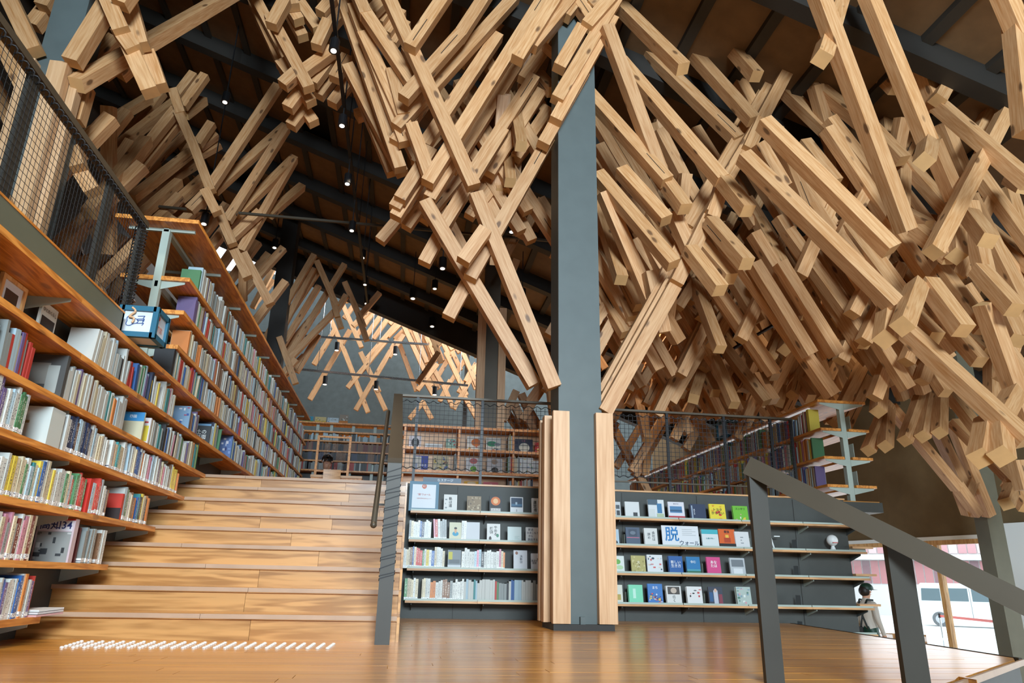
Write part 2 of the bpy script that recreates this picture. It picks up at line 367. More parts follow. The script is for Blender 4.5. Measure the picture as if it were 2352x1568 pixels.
# mezzanine slab with fascia
mz = thing('mezzanine_landing', 'dark steel-edged mezzanine landing above the left bookcase', 'landing', (-2.6, 3, 1.8))
MX = -1.885
obj('fascia', MB().box(MX-.02, MX, .62, 4.66, 1.815, 1.955), flat('olive_grey_steel', '#5a5c4c', .5, noise=.05), mz)
obj('end_fascia', MB().box(-6.8, MX, 4.64, 4.66, 1.815, 1.955), M['grey'], mz)
obj('deck', MB().box(-6.8, MX-.02, .62, 4.64, 1.83, 1.96), M['floor'], mz)
obj('edge_strip', MB().box(MX-.022, MX+.003, .62, 4.662, 1.955, 1.967), M['shelf'], mz)
def net(parent, a, ax, lx, lz, pitch, th=.0035):
    """grid of thin wires on a vertical plane from corner a along ax"""
    b = MB(); a = Vector(a); ax = Vector(ax).normalized(); zz = Vector((0, 0, 1)); nn = ax.cross(zz)
    k = int(lx/pitch)
    for i in range(k+1): b.bar(a+ax*(i*pitch), a+ax*(i*pitch)+zz*lz, th, th, upv=ax)
    for j in range(int(lz/pitch)+1): b.bar(a+zz*(j*pitch), a+zz*(j*pitch)+ax*lx, th, th)
    o = obj('netting', b, M['black'], parent); o['kind'] = 'stuff'; return o
def wrap(parent, a, ax, lx, r=.012, turns=14):
    """rope lacing along a rail"""
    b = MB(); a = Vector(a); ax = Vector(ax).normalized(); nn = ax.cross(Vector((0, 0, 1))) if abs(ax.z) < .9 else Vector((1, 0, 0)); zz = ax.cross(nn)
    n = turns*6; pr = None
    for i in range(n+1):
        t = i/6*2*math.pi; p = a+ax*(lx*i/n)+(nn*math.cos(t)+zz*math.sin(t))*r
        if pr is not None: b.bar(pr, p, .006, .006)
        pr = p
    obj('lacing', b, M['black'], parent)
mf = thing('mezzanine_fence', 'bronze rail fence with black safety net on the mezzanine edge', 'fence', (-1.97, 3, 1.96))
FX = -1.985; ft = atX(331, 512, FX); fz = ft.z
obj('top_rail', MB().box(FX-.03, FX+.03, .62, ft.y+.02, fz-.03, fz+.01), M['rail'], mf)
for yy in (ft.y-.02, 4.32, 3.3, 2.3): obj('post', MB().box(FX-.012, FX+.012, yy-.045, yy+.045, 1.9, fz-.03), M['railpost'], mf)
net(mf, (FX+.016, 1.6, 1.99), (0, 1, 0), ft.y-1.62, fz-2.03, .038, .0019)
wrap(mf, (FX+.02, 1.6, fz-.05), (0, 1, 0), ft.y-1.65, .014, 60)
wrap(mf, (FX, ft.y-.02, 2.0), (0, 0, 1), fz-2.05, .045, 26)
# shelves on the grey wall
ws = thing('wall_shelving', 'four thin timber shelves fixed across the dark grey wall', 'shelving', (2, YW, 0))
WZ = [.985, .715, .452, .165]; YF = 7.12; WT = .02
wx = [.06, .74, 1.42, 2.1, 2.78, 3.46, 4.14, WX1+.05]
for z in WZ+[-.085]:
    for a, b in zip(wx, wx[1:]):
        if z < 0 and b < 3.9: continue
        obj('shelf_board', MB().box(a+.0008, b-.0008, YF, YW, z-WT, z), M['shelfx'], ws)
        obj('lip', MB().box(a+.004, b-.004, YF+.012, YF+.016, z, z+.018), M['steelw'], ws)
        bracket(ws, YW, YF+.03, a+.06, z-WT, M['wallgrey'] if a < 3.4 else M['steelw'], 'y')
    bracket(ws, YW, YF+.03, WX1-.01, z-WT, M['grey'], 'y')
# ================================================================ BOOKS
PAL = {'white': '#c6c9c3', 'cream': '#c4b99c', 'pale blue': '#a9c3cf', 'blue': '#2f5f9e', 'navy': '#28334f', 'teal': '#3f8a8c', 'red': '#b8392f', 'dark red': '#6e2a26', 'yellow': '#d9c24a',
       'orange': '#d2803a', 'green': '#4f8358', 'grey': '#8b9290', 'black': '#24262a', 'brown': '#7d5b41', 'pink': '#c98a9c', 'purple': '#6b5a86'}
WB_ = ['white']*13+['cream']*5+['pale blue']*3+['blue', 'navy', 'teal', 'red', 'yellow', 'orange', 'green', 'grey', 'grey', 'black', 'brown', 'pink', 'purple']
def spine_mat(name, c):
    m, t, b = nt('spine_'+name.replace(' ', '_')); N, L = t.nodes.new, t.links.new
    c = srgb(c); lum = sum(c)/3; ink = (.03, .035, .05) if lum > .25 else (.75, .73, .66)
    tc = N('ShaderNodeTexCoord'); oi = N('ShaderNodeObjectInfo'); sx = N('ShaderNodeSeparateXYZ'); L(tc.outputs['Generated'], sx.inputs[0])
    mp = N('ShaderNodeMapping'); mp.inputs['Scale'].default_value = (4, .0, 26); L(tc.outputs['Generated'], mp.inputs[0])
    sc = N('ShaderNodeVectorMath'); sc.operation = 'SCALE'; sc.inputs[0].default_value = (91, 0, 57); L(oi.outputs['Random'], sc.inputs['Scale']); L(sc.outputs[0], mp.inputs['Location'])
    n = N('ShaderNodeTexNoise'); n.inputs['Scale'].default_value = 1; n.inputs['Detail'].default_value = 1; L(mp.outputs[0], n.inputs[0])
    def mth(op, a, v):
        q = N('ShaderNodeMath'); q.operation = op; L(a, q.inputs[0])
        if isinstance(v, (int, float)): q.inputs[1].default_value = v
        else: L(v, q.inputs[1])
        return q.outputs[0]
    g = mth('GREATER_THAN', n.outputs[0], .55)
    zin = mth('MULTIPLY', mth('GREATER_THAN', sx.outputs[2], .28), mth('LESS_THAN', sx.outputs[2], .88))
    xin = mth('MULTIPLY', mth('GREATER_THAN', sx.outputs[0], .25), mth('LESS_THAN', sx.outputs[0], .75))
    tx = mth('MULTIPLY', g, mth('MULTIPLY', zin, xin))
    m1 = N('ShaderNodeMix'); m1.data_type = 'RGBA'; L(mth('MULTIPLY', tx, .8), m1.inputs[0]); m1.inputs[7].default_value = (*ink, 1)
    hs = N('ShaderNodeHueSaturation'); hs.inputs['Color'].default_value = (*c, 1); mr = N('ShaderNodeMapRange'); mr.inputs[3].default_value = .78; mr.inputs[4].default_value = 1.15
    L(oi.outputs['Random'], mr.inputs[0]); L(mr.outputs[0], hs.inputs['Value']); L(hs.outputs[0], m1.inputs[6])
    lab = mth('MULTIPLY', mth('GREATER_THAN', sx.outputs[2], .04), mth('LESS_THAN', sx.outputs[2], .15))
    m2 = N('ShaderNodeMix'); m2.data_type = 'RGBA'; L(lab, m2.inputs[0]); L(m1.outputs[2], m2.inputs[6])
    g2 = mth('GREATER_THAN', n.outputs[0], .57); m3 = N('ShaderNodeMix'); m3.data_type = 'RGBA'; L(g2, m3.inputs[0]); m3.inputs[6].default_value = (.8, .82, .8, 1); m3.inputs[7].default_value = (.15, .16, .2, 1)
    L(m3.outputs[2], m2.inputs[7]); L(m2.outputs[2], b.inputs['Base Color']); b.inputs['Roughness'].default_value = .35
    return m
SPM = {k: spine_mat(k, v) for k, v in PAL.items()}
PAGE = flat('page_edges', '#bfb8a6', .8, noise=.05)
BKM = {}
for k in PAL:   # unit book: x thickness, y depth (spine at -y), z height; pages recessed inside the covers
    b = MB(); b.box(-.5, .5, 0, .06, 0, 1, 0); b.box(-.5, -.42, .06, 1, 0, 1, 0); b.box(.42, .5, .06, 1, 0, 1, 0); b.box(-.42, .42, .06, .97, .012, .988, 1)
    BKM[k] = b.mesh('book', [SPM[k], PAGE])
NB = [0]; MAXB = 292
stuff_b = MB(); skeys = list(PAL)
def put_book(pos, ang, t, d, h, c, lean, where):
    mw = Matrix.Translation(pos) @ Matrix.Rotation(ang, 4, 'Z') @ Matrix.Rotation(lean, 4, 'Y') @ Matrix.Diagonal((t, d, h, 1))
    if where and NB[0] < MAXB:
        NB[0] += 1; o = link('book', BKM[c], None, mw)
        ROW.append((o, c, t, h, lean, where))
    else:
        p = [mw @ Vector(v) for v in ((-.5, 0, 0), (.5, 0, 0), (.5, 1, 0), (-.5, 1, 0), (-.5, 0, 1), (.5, 0, 1), (.5, 1, 1), (-.5, 1, 1))]
        stuff_b.hexa(p, skeys.index(c))
ROW = []
def label_row():
    cs = [r[1] for r in ROW]; n = len(cs); hs_ = sorted(r[3] for r in ROW)
    for i, (o, c, t, h, lean, where) in enumerate(ROW):
        size = ('slim '  if t < .019 else ('stout ' if t > .026 else '')) + ('tall ' if h > hs_[int(n*.75)] else ('short ' if h < hs_[int(n*.25)] else '')) + ('leaning ' if abs(lean) > .05 else '')
        l_, r_ = cs[i-1] if i else None, cs[i+1] if i < n-1 else None
        nb = 'beside a %s one' % (r_ or l_) if not (l_ and r_) else ('between %s ones' % l_ if l_ == r_ else 'between %s and %s ones' % (l_, r_))
        lab = '%s%s book %s %s' % (size, c, nb, where); lab = lab if len(lab.split()) <= 16 else lab.replace('leaning ', '').replace('slim ', '').replace('stout ', '')
        tag(o, lab, 'book', 'library books '+where)
    ROW.clear()
def brow(a, along, length, z, hr, tr, where, pal=WB_, dr=(.12, .16), gap=.05, skip=()):
    """row of books from point a along 'y' (spines to +X) or 'x' (spines to -Y)"""
    s = 0; run = 0; rng = R; h0 = rng.uniform(*hr); lean = 0
    while s < length:
        for s0_, s1_ in skip:
            if s0_-.03-a[1] < s < s1_-a[1]: s = s1_-a[1]; lean = 0
        if rng.random() < gap: s += rng.uniform(.015, .06); lean = rng.choice((0, 0, .1, -.08)); h0 = rng.uniform(*hr); continue
        t = rng.uniform(*tr); h = min(hr[1], max(hr[0], h0+rng.uniform(-.02, .02))); d = rng.uniform(*dr)
        if run <= 0: c = rng.choice(pal); run = rng.choice((1, 1, 1, 1, 2, 3)); h0 = rng.uniform(*hr) if rng.random() < .4 else h0
        run -= 1
        if s+t > length: break
        jit = rng.uniform(0, .008)
        if along == 'yn': put_book((a[0]+jit, a[1]+s+t/2, z), -math.pi/2, t*.97, d, h, c, lean, where)
        elif along == 'y': put_book((a[0]-jit, a[1]+s+t/2, z), math.pi/2, t*.97, d, h, c, lean, where)
        else: put_book((a[0]+s+t/2, a[1]+jit, z), 0, t*.97, d, h, c, lean, where)
        s += t; lean *= .9 if rng.random() < .8 else 0
    label_row()
BX = XF-.012
zs = {k: v[0]+TH for k, v in LSH.items()}
on = 'on the stair-side bookcase, %s shelf'
brow((BX, 3.86, 0), 'y', .36, zs['G'], (.17, .21), (.013, .026), on % 'lowest')
brow((BX, 3.7, 0), 'y', .4, zs['F'], (.17, .22), (.016, .03), on % 'second-lowest', ['brown', 'dark red', 'grey', 'cream', 'white', 'pink'])
brow((BX, 4.7, 0), 'y', .33, zs['F'], (.18, .205), (.016, .03), on % 'second-lowest', ['brown', 'brown', 'brown', 'grey', 'white'])
brow((BX, 3.6, 0), 'y', 2.1, zs['E'], (.165, .22), (.016, .032), on % 'third-lowest', WB_+['yellow', 'red', 'green', 'orange', 'pink'], skip=((4.6, 4.665), (4.93, 5.2)))
brow((BX, 3.42, 0), 'y', .36, zs['D'], (.18, .225), (.016, .03), on % 'fourth-lowest')
brow((BX, 4.2, 0), 'y', 2.1, zs['D'], (.165, .215), (.016, .032), on % 'fourth-lowest')
WSH = 'on the grey wall, %s shelf'
def wxp(px_, y_): return atY(px_, y_, YF+.02).x
brow((wxp(926, 1220), YF+.03, 0), 'x', wxp(1030, 1220)-wxp(926, 1220), WZ[1], (.165, .2), (.014, .028), WSH % 'second', gap=.02)
brow((wxp(1060, 1220), YF+.03, 0), 'x', .06, WZ[1], (.165, .19), (.014, .028), WSH % 'second', gap=.0)
brow((wxp(916, 1290), YF+.03, 0), 'x', wxp(1026, 1290)-wxp(916, 1290), WZ[2], (.165, .2), (.014, .028), WSH % 'third', gap=.02)
brow((wxp(1060, 1290), YF+.03, 0), 'x', wxp(1163, 1290)-wxp(1060, 1290), WZ[2], (.165, .2), (.014, .028), WSH % 'third', gap=.02)
brow((wxp(928, 1360), YF+.03, 0), 'x', wxp(1243, 1360)-wxp(928, 1360), WZ[3], (.165, .2), (.015, .029), WSH % 'fourth', gap=.02)
brow((BX, 4.08, 0), 'y', 2.65, zs['C'], (.165, .215), (.016, .032), on % 'fifth-lowest', gap=.08, skip=((4.95, 5.46),))
brow((BX, 4.25, 0), 'y', 4.9, zs['B'], (.15, .23), (.012, .03), 'on the long sixth shelf', gap=.16, skip=((5.9, 6.34), (6.6, 7.04), (7.45, 7.94)))
for k_, e_ in (('G', 3.8), ('F', 3.66), ('E', 3.56), ('D', 3.4), ('C', 3.72), ('B', 3.2)): brow((BX, 1.9, 0), 'y', e_-1.9, zs[k_], (.165, .22), (.016, .032), None)
brow((BX, 5.65, 0), 'y', 7.4, zs['A'], (.17, .23), (.014, .035), None, gap=.1)
for z in TZ[:3]: brow((BX, 5.95, 0), 'y', 7.1, z+TH, (.18, .25), (.016, .04), None, gap=.07)
brow((BX, 9.2, 0), 'y', 4.0, zs['B'], (.18, .25), (.016, .04), None)
brow((BX, 9.0, 0), 'y', 4.2, ZP, (.15, .19), (.016, .04), None)
brow((XL-.05, 5.8, 0), 'y', 7, TZ[0]+TH, (.18, .25), (.016, .04), None)
def card(name, label, cat, x0, x1, y0, y1, Y, zb, base, art=(), txt=(), t=.018, tilt=.13, group=None, frame=None, edge=None, o=(0, 0, 1)):
    """board or book facing the room: pixel box (crop origin o) gives size and place on the shelf at depth Y"""
    X0, X1, Y0, Y1 = o[0]+x0/o[2], o[0]+x1/o[2], o[1]+y0/o[2], o[1]+y1/o[2]
    a = atY(X0, Y1, Y); b = atY(X1, Y1, Y); h = atY(X0, Y0, Y).z-a.z; wdt = b.x-a.x
    zb = a.z if zb is None else zb
    ex = Vector((1, 0, 0)); ez = Vector((0, math.sin(tilt), math.cos(tilt))); ny = Vector((0, -math.cos(tilt), math.sin(tilt)))
    org = Vector((a.x, Y, zb))
    th = thing(name, label, cat, org+ex*(wdt/2), group)
    P = lambda u, v, d=0: org+ex*(u*wdt)+ez*(v*h)+ny*d
    def slabm(u0, u1, v0, v1, d0, d1): return MB().hexa((P(u0, v0, d0), P(u1, v0, d0), P(u1, v0, d1), P(u0, v0, d1), P(u0, v1, d0), P(u1, v1, d0), P(u1, v1, d1), P(u0, v1, d1)))
    if frame:
        f = .1; g = f*wdt/h
        for q in ((0, f, 0, 1), (1-f, 1, 0, 1), (f, 1-f, 0, g), (f, 1-f, 1-g, 1)): obj('frame_side', slabm(*q, -t, .004), frame, th)
        obj('sheet', slabm(f, 1-f, g, 1-g, -t*.6, 0), colmat(base), th)
    else:
        obj('cover', slabm(0, 1, 0, 1, -.002, 0), colmat(base), th)
        obj('pages', slabm(.03, .985, .015, .985, -t, -.002), PAGE, th)
        obj('back_cover', slabm(0, 1, 0, 1, -t-.002, -t), edge or colmat(base), th)
    if art:
        cols = []; ab = MB()
        for i, q in enumerate(art):
            if q[4] not in cols: cols.append(q[4])
            d = .0006+.0002*i
            if len(q) > 5 and q[5] == 'o':
                n = 20; cu, cv, ru, rv = (q[0]+q[1])/2, (q[2]+q[3])/2, (q[1]-q[0])/2, (q[3]-q[2])/2
                ab.add([P(cu+ru*math.cos(2*math.pi*k/n), cv+rv*math.sin(2*math.pi*k/n), d) for k in range(n)], [tuple(range(n))], cols.index(q[4]))
            else: ab.quad((P(q[0], q[2], d), P(q[1], q[2], d), P(q[1], q[3], d), P(q[0], q[3], d)), cols.index(q[4]))
        obj('cover_print', ab, [colmat(c) for c in cols], th)['kind'] = 'stuff'
    for s, u, v, sz, c in txt: text(s, sz*h, colmat(c), th, P(u, v, .0025), ex, ez)
    return th
def specks(n, cols, seed, u=(.05, .95), v=(.05, .95), s=(.05, .2)):
    q = random.Random(seed); out = []
    for _ in range(n):
        a, b, w_, h_ = q.uniform(*u), q.uniform(*v), q.uniform(*s), q.uniform(*s)*.7
        out.append((max(u[0], a-w_/2), min(u[1], a+w_/2), max(v[0], b-h_/2), min(v[1], b+h_/2), q.choice(cols), q.choice('or')))
    return out
def lines(n, c, u0=.15, u1=.85, v0=.6, v1=.9):
    return [(u0, u1-.1*(i % 2), v0+(v1-v0)*i/n, v0+(v1-v0)*(i+.35)/n, c) for i in range(n)]
W1 = (840, 880, 2.613); W2 = (1220, 880, 2.613); FB = 'face-out books on the grey wall'
z1, z2, z3, z4 = WZ; FY = YF+.035; K = '#20242a'
def fo(crop, z, x0, x1, y0, y1, base, label, art=(), txt=(), t=.018): card('book', label, 'book', x0, x1, y0, y1, FY, z, base, art, txt, t, .14, FB, None, None, crop)
card('framed_notice', 'white notice in a thick teal frame standing on the top wall shelf', 'notice', 256, 434, 574, 755, FY, z1, '#dfe6ec', [(.42, .58, .75, .92, '#c8684c', 'o')], [('に', .5, .84, .1, '#f2f2f2'), ('“脱”ウォール', .5, .55, .075, '#c0504a'), ('〜自分を守るためのヒント〜', .5, .42, .04, '#c0504a')], .03, .1, None, M['teal'], None, W1)
fo(W1, z1, 467, 547, 653, 760, '#e2e4e0', 'white face-out book with vertical black title beside the teal frame', lines(3, '#8a9496', .1, .25, .2, .9), [('軌\nは\n道', .5, .55, .2, K)])
fo(W1, z1, 607, 692, 663, 765, '#8d7a5d', 'mottled brown face-out book with pebble cover', specks(26, ['#5f5140', '#a8977a', '#746350', '#c2b294'], 3))
fo(W1, z1, 742, 817, 660, 768, '#17181c', 'black face-out book with glowing orange disc on its cover', [(.12, .88, .45, .95, '#d9732c', 'o'), (.3, .7, .55, .85, '#f0c08a', 'o'), (.1, .9, .02, .3, '#b8b4b0')], [('イスラム', .5, .2, .14, '#f2efe8')])
fo(W1, z1, 868, 945, 665, 770, '#e3e6e8', 'white face-out book with dark blue night-harbour picture', [(.06, .94, .4, .95, '#1f3a56'), (.1, .9, .45, .6, '#3a6a8c'), (.4, .55, .55, .7, '#a9c0d0')], [('1', .5, .2, .2, K)])
fo(W1, z1, 997, 1061, 673, 775, '#e6e7e4', 'white face-out book with heavy black characters beside the column board', (), [('運 \n営 \n者', .35, .5, .22, K), ('実\n務', .75, .6, .22, '#6a6f74')])
fo(W1, z2, 500, 575, 825, 937, '#dcdcc0', 'cream face-out book with a small blue figure', [(.25, .75, .25, .5, '#3aa0c4', 'o'), (.4, .6, .4, .7, '#e0b08a', 'o'), (.38, .62, .62, .74, '#2a2a2a', 'o')])
fo(W1, z2, 603, 683, 822, 938, '#d5dade', 'plain pale grey face-out book on the second wall shelf', (), (), .022)
fo(W1, z2, 727, 807, 830, 940, '#e4e6e2', 'white face-out book with bold black vertical title over little faces', [(.15, .35, .05, .3, '#3a3230', 'o'), (.7, .9, .25, .45, '#3f8a6c', 'o')], [('や\nめ\nる', .65, .6, .19, K), ('技\n術', .33, .62, .2, K)])
fo(W1, z2, 852, 935, 843, 938, '#d3e2df', 'pale mint face-out book with faint sketch', lines(3, '#b0c8c4', .5, .85, .2, .45))
fo(W1, z2, 962, 1045, 847, 942, '#e6e8e6', 'white face-out book with four lines of navy title', (), [('就活', .35, .83, .17, '#1f2c4c'), ('ひきこもり', .5, .62, .16, '#1f2c4c'), ('から', .35, .42, .16, '#1f2c4c'), ('脱出する', .5, .2, .17, '#1f2c4c')])
fo(W1, z3, 490, 570, 998, 1115, '#7f8a90', 'grey landscape-photo face-out book with yellow patch', [(.05, .35, .5, .9, '#c8c23c'), (0, 1, 0, .22, '#cfd6da'), (.1, .9, .3, .5, '#5d686e')])
fo(W1, z3, 888, 970, 998, 1122, '#dfe5ea', 'white face-out book with round brown seal at its corner', [(.12, .32, .78, .94, '#9a6a52', 'o')], [('決\n断\n術', .55, .55, .14, '#4a5058')])
fo(W1, z3, 993, 1061, 1015, 1122, '#dde4ea', 'white face-out book with a cross-shaped mark', (), [('×', .62, .65, .3, K), ('身近な\n経営', .3, .5, .13, '#4a5058')])
fo(W2, z1, 484, 540, 693, 790, '#cfd4d6', 'white face-out book with dark picture tiles behind the right board', [(.1, .45, .6, .9, '#3a4046'), (.5, .9, .55, .8, '#4f565c'), (.1, .45, .2, .5, '#5a6268'), (.55, .9, .15, .45, '#343a40')])
fo(W2, z1, 567, 653, 693, 793, '#e4e6e4', 'white face-out book with small dark square stamp', [(.55, .85, .1, .35, '#3a3d40')])
fo(W2, z1, 708, 804, 680, 798, '#e2e8ea', 'white and steel-blue collage face-out book', [(0, .6, .72, 1, '#4a6274'), (.55, .85, .3, .8, '#3f7fae'), (.5, .95, .05, .28, '#b9c8a4'), (.05, .4, .1, .5, '#d8dedc')])
fo(W2, z1, 828, 925, 692, 800, '#e6e6ee', 'white face-out book with lake photo and red band', [(.1, .85, .38, .75, '#4f86b4'), (.1, .85, .45, .55, '#2f5a7c'), (0, 1, 0, .2, '#c22a3a')], [('あなたの', .5, .88, .08, '#3a4a6c')])
fo(W2, z1, 960, 1053, 703, 802, '#2a3a58', 'navy face-out book with tiny white vertical title', [(.08, .16, .1, .9, '#9fb0c4')], [('見\nえ\nる', .25, .5, .12, '#dfe6ee')], .03)
fo(W2, z1, 1076, 1172, 700, 803, '#f2dc3c', 'bright yellow face-out book with red flower marks', specks(9, ['#d83a2a', '#e8b82a'], 8, s=(.12, .22)), [('トヨタ\nからない', .5, .55, .2, K)])
fo(W2, z1, 1217, 1307, 710, 806, '#74c23a', 'lime green face-out book with small white figures', specks(5, ['#f0f4e8', '#f2d24a', '#e8a8a0'], 9, v=(.1, .5)), [('スッキリ', .5, .8, .17, '#1f4a18')], .024)
fo(W2, z2, 487, 530, 855, 953, '#b9cfdc', 'pale blue face-out book half behind the right column board', [(.2, .8, .05, .3, '#2a3440', 'o'), (.3, .6, .3, .6, '#e8ecec', 'o')])
fo(W2, z2, 573, 657, 850, 962, '#4a5a70', 'dusky blue photo face-out book with pink line', [(.2, .8, .5, .9, '#37465a'), (.05, .95, .42, .46, '#c86a84'), (.3, .7, .6, .8, '#6a7888', 'o')])
fo(W2, z2, 684, 763, 855, 965, '#e3e4e0', 'white face-out book with three columns of grey characters', (), [('会\n社\nは', .7, .55, .18, '#4a4e54'), ('辞\nめ', .35, .55, .18, '#6a6e74')], .026)
card('printed_sign', 'white sign with big blue brush character and dark katakana', 'sign', 791, 1013, 840, 970, FY+.01, z2, '#e8ecf0', lines(4, '#c2c8cc', .55, .92, .55, .9), [('脱', .27, .55, .72, '#1c80c4'), ('ウォール', .72, .18, .25, '#1c3a5c')], .006, .14, None, None, None, W2)
fo(W2, z2, 1031, 1130, 858, 970, '#dfe8e8', 'white face-out book with aqua top band', [(0, 1, .75, 1, '#45b8c4')], [('仕事が辛い', .5, .5, .1, '#4a9aa4')])
fo(W2, z2, 1134, 1232, 853, 970, '#e0641f', 'orange face-out book with black lower half', [(0, 1, 0, .25, '#1d1a1a'), (.3, .7, .3, .55, '#b8421a'), (.4, .6, .55, .7, '#f2c24a')], [('最強', .5, .85, .15, K)])
fo(W2, z2, 1227, 1315, 868, 972, '#e2e4e4', 'plain white face-out book leaning beside the steel bookend', lines(3, '#9aa0a4', .4, .6, .3, .8))
fo(W2, z3, 490, 562, 1013, 1117, '#dfe6e0', 'white face-out book with green plant sketch', [(.2, .7, .5, .8, '#6ab04a', 'o'), (.3, .9, .2, .45, '#b8d8a8', 'o')])
fo(W2, z3, 605, 690, 1010, 1118, '#b8ae6a', 'olive face-out book with fine pattern', specks(16, ['#a49a58', '#cfc68c', '#8f8648'], 14), [('大\n人', .5, .5, .2, '#f0ecd0')])
fo(W2, z3, 701, 794, 1005, 1120, '#e4e8ea', 'white face-out book with scattered coloured drawings', specks(16, ['#d86a6a', '#5a9ac4', '#3a4a5c', '#e8d8c8', '#b8c8d8'], 15))
fo(W2, z3, 831, 915, 1012, 1122, '#1f5ea4', 'strong blue face-out book with white slanting title', (), [('新しい\n生き方', .5, .55, .2, '#eef2f6')], .03)
fo(W2, z3, 938, 1020, 1017, 1125, '#1f7ab4', 'ocean blue face-out book with dark green lower strip', [(0, 1, 0, .2, '#2a6a4a'), (0, 1, .2, .3, '#4aa0b0')], [('休む', .5, .7, .17, '#e8f2f6')], .026)
fo(W2, z3, 1060, 1143, 1018, 1127, '#dc4a8a', 'hot pink face-out book with white lettering', (), [('あな\nたは', .5, .6, .2, '#ffffff')])
fo(W2, z3, 1200, 1290, 1020, 1127, '#c2c8cc', 'silver grey misty face-out book near the dark handrail post', [(.1, .9, .5, .9, '#7a8288'), (.2, .8, .1, .4, '#e4e8ea')])
fo(W2, z4, 495, 553, 1195, 1310, '#dcdccc', 'ivory face-out book with gold box on the lowest wall shelf', [(.1, .8, .2, .5, '#b8a24a')])
fo(W2, z4, 590, 675, 1195, 1312, '#7fdcb4', 'mint green face-out book on the lowest wall shelf', [(.3, .5, .3, .8, '#c2f0dc')], (), .034)
fo(W2, z4, 706, 795, 1190, 1315, '#3a7ac0', 'blue town-scene face-out book with lots of little figures', specks(24, ['#d85a5a', '#e8c84a', '#e4e8ee', '#2a4a8a', '#5a3a7a'], 21, v=(.05, .55)), [('まち', .5, .8, .16, '#f4f6f8')])
fo(W2, z4, 817, 907, 1198, 1312, '#e2e2de', 'white face-out book with a black and white portrait', [(.1, .9, .55, .95, '#4a443e'), (.3, .7, .6, .9, '#c8b8a8', 'o')], [('働\nく', .5, .3, .18, K)], .028)
fo(W2, z4, 941, 1033, 1200, 1312, '#e8e8e6', 'white face-out book with black ink brush drawing', specks(8, ['#2a2a2c', '#6a6a6c', '#c84a4a'], 23, v=(.4, .85)), (), .028)
fo(W2, z4, 1072, 1157, 1200, 1313, '#3a4252', 'dark comic-cover face-out book with a standing figure', [(.35, .65, .1, .8, '#c8ccd8'), (.4, .6, .7, .9, '#e0b8a0', 'o'), (.05, .3, .2, .7, '#2a5a8a'), (.7, .95, .1, .6, '#8a3a4a')])
fo(W2, z4, 1240, 1327, 1200, 1315, '#b8c8c0', 'sage and white patterned face-out book near the rail post', specks(18, ['#e8f0ea', '#5a8a7a', '#d8a8b0', '#8aa8b8'], 25), (), .03)
# steel bookends on the wall shelves
be = MB().box(0, .002, 0, .1, 0, .11); be.box(0, .09, 0, .1, 0, .002); be_me = be.mesh('bookend', [M['steelw']])
beg = flat('grey_bookend', '#6a7274', .5, .2); be_me2 = be_me.copy(); be_me2.materials.clear(); be_me2.materials.append(beg)
for i, (px_, py_, z) in enumerate([(1437, 1247, z2), (1610, 1247, z2), (1726, 1247, z2), (1435, 1310, z3), (1617, 1312, z3), (1440, 1383, z4), (1622, 1383, z4)]):
    tag(link('bookend', be_me, None, Matrix.Translation((wxp(px_, py_), YF+.05, z))), 'pale L-shaped steel bookend among the face-out books', 'bookend', 'bookends among face-out books')
for px_, py_, z in [(1835, 1255, z2), (1838, 1305, z3), (1844, 1385, z4), (1848, 1440, -.085)]:
    tag(link('bookend', be_me2, None, Matrix.Translation((wxp(px_, py_), YF+.05, z))), 'dark grey steel bookend on the empty end of the wall shelves', 'bookend', 'bookends on empty shelves')
# white round helmet ornament and wire stand on the empty end
p = atY(1912, 1247, YF+.12); hb = thing('globe_ornament', 'small white globe ornament with red line on a stand', 'ornament', (p.x, p.y, z2))
obj('globe', MB().ball((p.x, p.y, z2+.115), .058, 20, 14), M['white'], hb, True)
obj('stripe', MB().box(p.x-.03, p.x+.03, p.y-.0585, p.y-.05, z2+.087, z2+.093), M['red'], hb)
obj('foot', MB().tube((p.x, p.y, z2), (p.x, p.y, z2+.06), .035, 12, 0, .015), M['white'], hb)
p = atY(1782, 1250, YF+.1); wsd = thing('book_stand', 'small white folding book stand on an empty wall shelf', 'book stand', (p.x, p.y, z2))
obj('back_arm', MB().bar((p.x-.02, p.y, z2+.01), (p.x-.04, p.y+.03, z2+.15), .02, .006), M['white'], wsd)
obj('foot', MB().bar((p.x-.03, p.y, z2+.006), (p.x+.07, p.y-.05, z2+.006), .02, .008), M['white'], wsd)
obj('top_hook', MB().bar((p.x+.0, p.y+.03, z2+.14), (p.x+.06, p.y+.02, z2+.14), .02, .008), M['white'], wsd)
